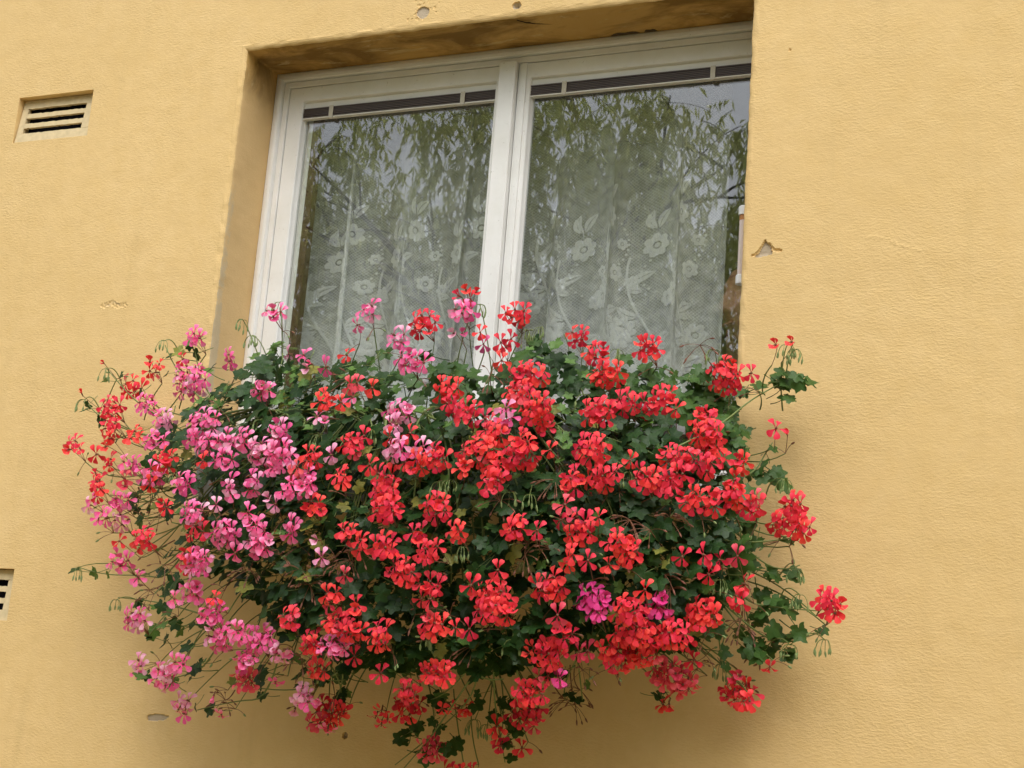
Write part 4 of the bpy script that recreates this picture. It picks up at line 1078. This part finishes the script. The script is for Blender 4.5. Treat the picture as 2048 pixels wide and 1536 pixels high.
for e_ in BUDS.replace('\n', '').split(';'):
    a = e_.split()
    if len(a) < 5: continue
    px, py, kd, bx, by = float(a[0]), float(a[1]), a[2], float(a[3]), float(a[4])
    Dp = depth(px, py)*.92; ed = px < 330 or px > 1520 or py > 1350
    if ed: Dp = .11
    if py < 740 and px < 1450: Dp = .14
    if not ed and py > 760: Dp = depth(px, py)-.02
    nd = at(px, py, -Dp); b0 = at(bx, by, -max(.05, Dp*.75 if not ed else .09))
    c_ = 'p' if (px < 620) else 'r'; Pk = PLANTS[key_of(px, py, c_)]
    mb = MB(); mid = (nd+b0)/2 + np.array([rr.uniform(-.01, .01), -.01, .012 if kd == 'b' else 0]); mid[2] += .02 if kd == 'b' and by > py else -.01
    mb.tube(bez(b0, mid, nd, 8)-nd, np.linspace(.0014, .0010, 8), 4, 0 if kd == 'b' else 1)
    for k in range(rr.randint(5, 9)):
        a = rr.uniform(0, 6.28)
        if kd == 'b':
            out = np.array([math.cos(a)*.012, math.sin(a)*.010-.003, .004]); e0 = nd + np.array([math.cos(a)*.016, math.sin(a)*.012-.004, -.014+rr.uniform(-.006, .004)])
            mb.tube(bez(nd, nd+out, e0, 5)-nd, .0007, 3, 0, cap=False); droplet(mb, e0-nd, (rr.uniform(-.2, .2), rr.uniform(-.2, .2), -1), rr.uniform(.010, .014), .0021, 2)
        else:
            r_ = rr.uniform(.022, .034); e0 = nd + np.array([math.cos(a)*r_, rr.uniform(-.018, .0), math.sin(a)*r_*.8-.008])
            mb.tube(bez(nd, (nd+e0)/2+np.array([0, 0, .004]), e0, 4)-nd, .0006, 3, 1, cap=False)
            droplet(mb, e0-nd, (e0-nd)+np.array([0, 0, -.012]), rr.uniform(.008, .014), .0018, 3 if rr.random() < .7 else 1)
    mb.obj('bud_cluster' if kd == 'b' else 'spent_head', [M_STEM, M_PED, M_BUD, M_DRY], Pk['o'], tuple(nd-Pk['R']))

# leaves -----------------------------------------------------------
CORE = [(440,775),(520,712),(620,725),(700,722),(800,735),(900,728),(1000,735),(1060,690),(1120,700),(1200,745),(1300,730),(1400,745),(1455,770),(1480,850),(1490,940),(1500,1040),(1490,1150),(1440,1250),
        (1370,1290),(1250,1300),(1150,1290),(1090,1310),(1000,1345),(900,1330),(800,1345),(700,1325),(600,1290),(540,1240),(470,1170),(400,1120),(340,1060),(290,980),(300,900),(350,830)]
EXPL = """545 700;520 720;560 690;505 735;590 735;640 742;740 715;770 705;690 735;720 740;860 705;1075 678;1090 700;1060 712;1115 690;1250 715;1275 735;1350 752;1385 758;1400 742;355 703;380 690;
1510 765;1478 780;1560 745;1590 748;1605 765;1575 790;1560 770;1620 760;1490 862;1530 960;1560 965;1555 950;1500 945;1545 1145;1520 1190;1510 1120;1500 1090;1545 1200;1520 1240;1550 1260;1575 1268;1590 1262;
1545 1300;1580 1310;1500 1300;1520 1310;1480 1080;1430 1262;1560 1205;1410 1180;1095 1340;1060 1370;1010 1400;905 1480;895 1500;870 1395;880 1410;815 1465;800 1475;830 1450;730 1290;790 1345;650 1350;
680 1355;640 1360;310 1270;322 1285;400 1250;345 1240;330 1215;385 1290;400 1320;395 1340;290 1345;350 1160;340 1100;270 1010;300 1010;330 1180;590 1310;520 1345;600 1350;780 1340;870 1300;930 1300;
1030 1290;800 1290;690 1330;1180 1290;950 1350;1100 1300;330 850;345 860;350 920;270 1000;320 960;290 1040;425 740;1440 800;1420 770;1470 820"""
TR = [('H', [(1340,900,.28),(1430,860,.22),(1500,800,.14),(1555,770,.10),(1580,755,.09)]), ('H', [(1380,1000,.25),(1480,1090,.15),(1560,1150,.10),(1600,1130,.09)]),
      ('H', [(1400,1100,.2),(1480,1200,.13),(1540,1215,.11),(1640,1222,.10)]), ('H', [(1420,1180,.18),(1490,1250,.12),(1560,1290,.09),(1610,1275,.08),(1640,1265,.08)]),
      ('H', [(1400,1150,.2),(1470,1240,.12),(1510,1300,.09),(1530,1320,.09)]), ('H', [(1430,1200,.15),(1438,1290,.12),(1448,1345,.11)]), ('H', [(1450,1080,.2),(1500,1090,.14),(1590,1075,.11)]),
      ('H', [(1440,960,.2),(1500,960,.12),(1535,900,.10),(1545,885,.10)]),
      ('E', [(960,1300,.25),(960,1380,.15),(880,1460,.11),(790,1530,.10)]), ('E', [(990,1290,.25),(985,1380,.15),(1000,1470,.12),(1010,1525,.11)]), ('E', [(985,1290,.25),(900,1420,.15),(850,1490,.12),(800,1545,.11)]),
      ('E', [(1030,1320,.22),(1050,1420,.14),(1030,1462,.12),(1005,1480,.12)]), ('E', [(950,1320,.22),(900,1390,.15),(860,1400,.14)]),
      ('G', [(560,1300,.2),(540,1400,.13),(470,1400,.11),(395,1420,.10)]), ('G', [(700,1330,.2),(640,1370,.13),(560,1385,.11),(480,1370,.11)]), ('G', [(430,1180,.2),(400,1240,.14),(350,1260,.11),(300,1245,.10)]),
      ('G', [(460,1250,.2),(410,1340,.12),(370,1350,.11),(330,1360,.10)]), ('G', [(440,1240,.2),(380,1220,.13),(300,1200,.10),(236,1195,.10)]), ('G', [(660,1330,.18),(690,1370,.13),(680,1410,.12)]),
      ('G', [(680,1320,.18),(700,1370,.13),(650,1430,.12)]), ('A', [(420,900,.2),(330,880,.13),(250,860,.11),(200,900,.10)]), ('A', [(400,960,.2),(300,1000,.12),(220,990,.10)]),
      ('A', [(420,1000,.2),(330,1080,.13),(260,1110,.11)]), ('A', [(400,1050,.18),(340,1160,.12),(290,1150,.10),(200,1150,.10),(160,1135,.10)]), ('B', [(470,850,.22),(420,800,.15),(390,720,.12),(390,690,.12)]),
      ('B', [(430,820,.2),(360,770,.13),(330,690,.11)]), ('A', [(400,880,.2),(290,820,.12),(240,770,.10),(212,735,.10)]), ('A', [(330,880,.15),(250,860,.11),(190,830,.10),(170,800,.10)]),
      ('K', [(1150,1280,.2),(1160,1350,.14),(1165,1400,.12)]), ('K', [(1180,1290,.2),(1120,1350,.14),(1130,1400,.12)]), ('K', [(1290,1310,.2),(1320,1370,.13),(1325,1400,.12)])]
def add_leaf(px, py, Dp, fresh, sc, Pk=None, wild=.45):
    p = at(px, py, -Dp)
    # leaves lie outward and tip to the light
    u = (px-880)/700
    nrm = np.array([u*.5, -1, .75]) + np.array([rr.gauss(0, wild), rr.gauss(0, wild*.6), rr.gauss(0, wild)])
    if nrm[1] > -.15: nrm[1] = -.15
    tip = np.array([u*.8+rr.gauss(0, .7), -.4, -.8+rr.gauss(0, .5)])
    z = Vector(nrm).normalized(); y_ = Vector(tip); y_ = (y_ - z*y_.dot(z)).normalized(); x = y_.cross(z)
    qt = Matrix((x, y_, z)).transposed().to_quaternion()
    if Pk is None:
        ks = [k for k in PLANTS if k != 'K' or 1050 < px < 1350]
        rx0 = lambda k: abs(PLANTS[k]['R'][0] - p[0]) + rr.uniform(0, .16)
        Pk = PLANTS[min(ks, key=rx0)]
    Pk['leaves'].append((Dp, rr.choice(FRESH if fresh else LEAVES), p, qt, sc))
def ldepth(px, py): return max(.05, depth(px, py)-.012)
for e_ in EXPL.replace('\n', '').split(';'):
    px, py = map(float, e_.split()); ed = px > 1485 or px < 330 or py > 1350
    for k in range(2):
        add_leaf(px+rr.uniform(-9, 9), py+rr.uniform(-8, 8), (.07+rr.uniform(0, .05)) if ed else ((.10+rr.uniform(0, .08)) if py < 760 else ldepth(px, py)-rr.uniform(0, .05)), rr.random() < (.5 if py < 770 else .2), rr.uniform(.62, .98), None, .55)
cnt = 0
while cnt < 2900:
    px, py = rr.uniform(280, 1500), rr.uniform(690, 1345)
    if not inpoly(px, py, CORE): continue
    if px < 430 and py > 1040 and rr.random() < .35: continue
    if px < 380 and rr.random() < .3: continue
    top_ = max(.05, ldepth(px, py)); q_ = rr.random()
    Dp = .045 + (top_-.045)*(1-.62*q_**1.2)
    fresh = rr.random() < (.42 if py < 830 else .12) and q_ < .45
    add_leaf(px, py, Dp, fresh, rr.uniform(.62, 1.05) if not fresh else rr.uniform(.45, .75)); cnt += 1
# leaves and side shoots along the outer trails
for tk_, pl in TR:
    for (a_, b_) in zip(pl[1:-1], pl[2:]):
        for k in range(2):
            t_ = rr.random(); add_leaf(a_[0]+(b_[0]-a_[0])*t_+rr.uniform(-16, 16), a_[1]+(b_[1]-a_[1])*t_+rr.uniform(-14, 14), a_[2]+(b_[2]-a_[2])*t_, rr.random() < .25, rr.uniform(.45, .9), PLANTS[tk_], .7)
for k, Pk in PLANTS.items():
    L_ = sorted(Pk['leaves'], key=lambda t_: -t_[0])
    for (d_, me, p, qt, sc) in L_[:295]: link('leaf', me, Pk['o'], tuple(p-Pk['R']), qt, sc)
    rest = L_[260:]
    if rest:
        mb = MB()
        for (d_, me, p, qt, sc) in rest:
            v = np.zeros(len(me.vertices)*3); me.vertices.foreach_get('co', v); v = v.reshape(-1, 3)*sc
            Rm = np.array(qt.to_matrix()); mb.add(v@Rm.T + (p-Pk['R']), [tuple(q_.vertices) for q_ in me.polygons])
        o = mb.obj('foliage', M_LEAF, Pk['o'], smooth=True); o['kind'] = 'stuff'

# trailing stems -----------------------------------------------------
def trail(Pk, pts, r0=.0028, r1=.0014):
    pts = [np.array(p) for p in pts]
    cc = []
    for i in range(len(pts)-2):
        a = pts[0] if i == 0 else (pts[i]+pts[i+1])/2; b = pts[-1] if i == len(pts)-3 else (pts[i+1]+pts[i+2])/2
        seg = bez(a, pts[i+1], b, 7); cc += list(seg[(0 if i == 0 else 1):])
    cc = np.array(cc); mb = MB(); mb.tube(cc-Pk['R'], np.linspace(r0, r1, len(cc)), 5); mb.obj('stem', M_STEM, Pk['o'], smooth=True)
for k, Pk in PLANTS.items():
    x0 = Pk['R'][0]; pxc = {'A': 260, 'B': 430, 'G': 440, 'C': 780, 'D': 680, 'E': 980, 'F': 1240, 'H': 1500, 'K': 1250}[k]
    for i in range(8):
        if k in 'ABG' and i > 3: break
        px = pxc + rr.gauss(0, 110); py = rr.uniform(900, 1330); px = max(380, min(1500, px)); py = py if px > 600 else min(py, 1080)
        Dp = depth(px, py)*.8; s0 = (x0+rr.uniform(-.04, .04), -.12+rr.uniform(-.04, .04), Z0-.985)
        m1 = at((px+880)/2, 840, -max(.2, Dp)); m2 = at(px, (py+900)/2, -Dp-.01); trail(Pk, [s0, (m1+np.array(s0))/2+np.array([0, -.03, .05]), m1, m2, at(px, py, -Dp)])
for k, pl in TR: trail(PLANTS[k], [at(a, b, -c_) for a, b, c_ in pl], .0020, .0011)
print('florets', NFL, 'objects', len(SC.objects), 'leaves', {k: len(v['leaves']) for k, v in PLANTS.items()})
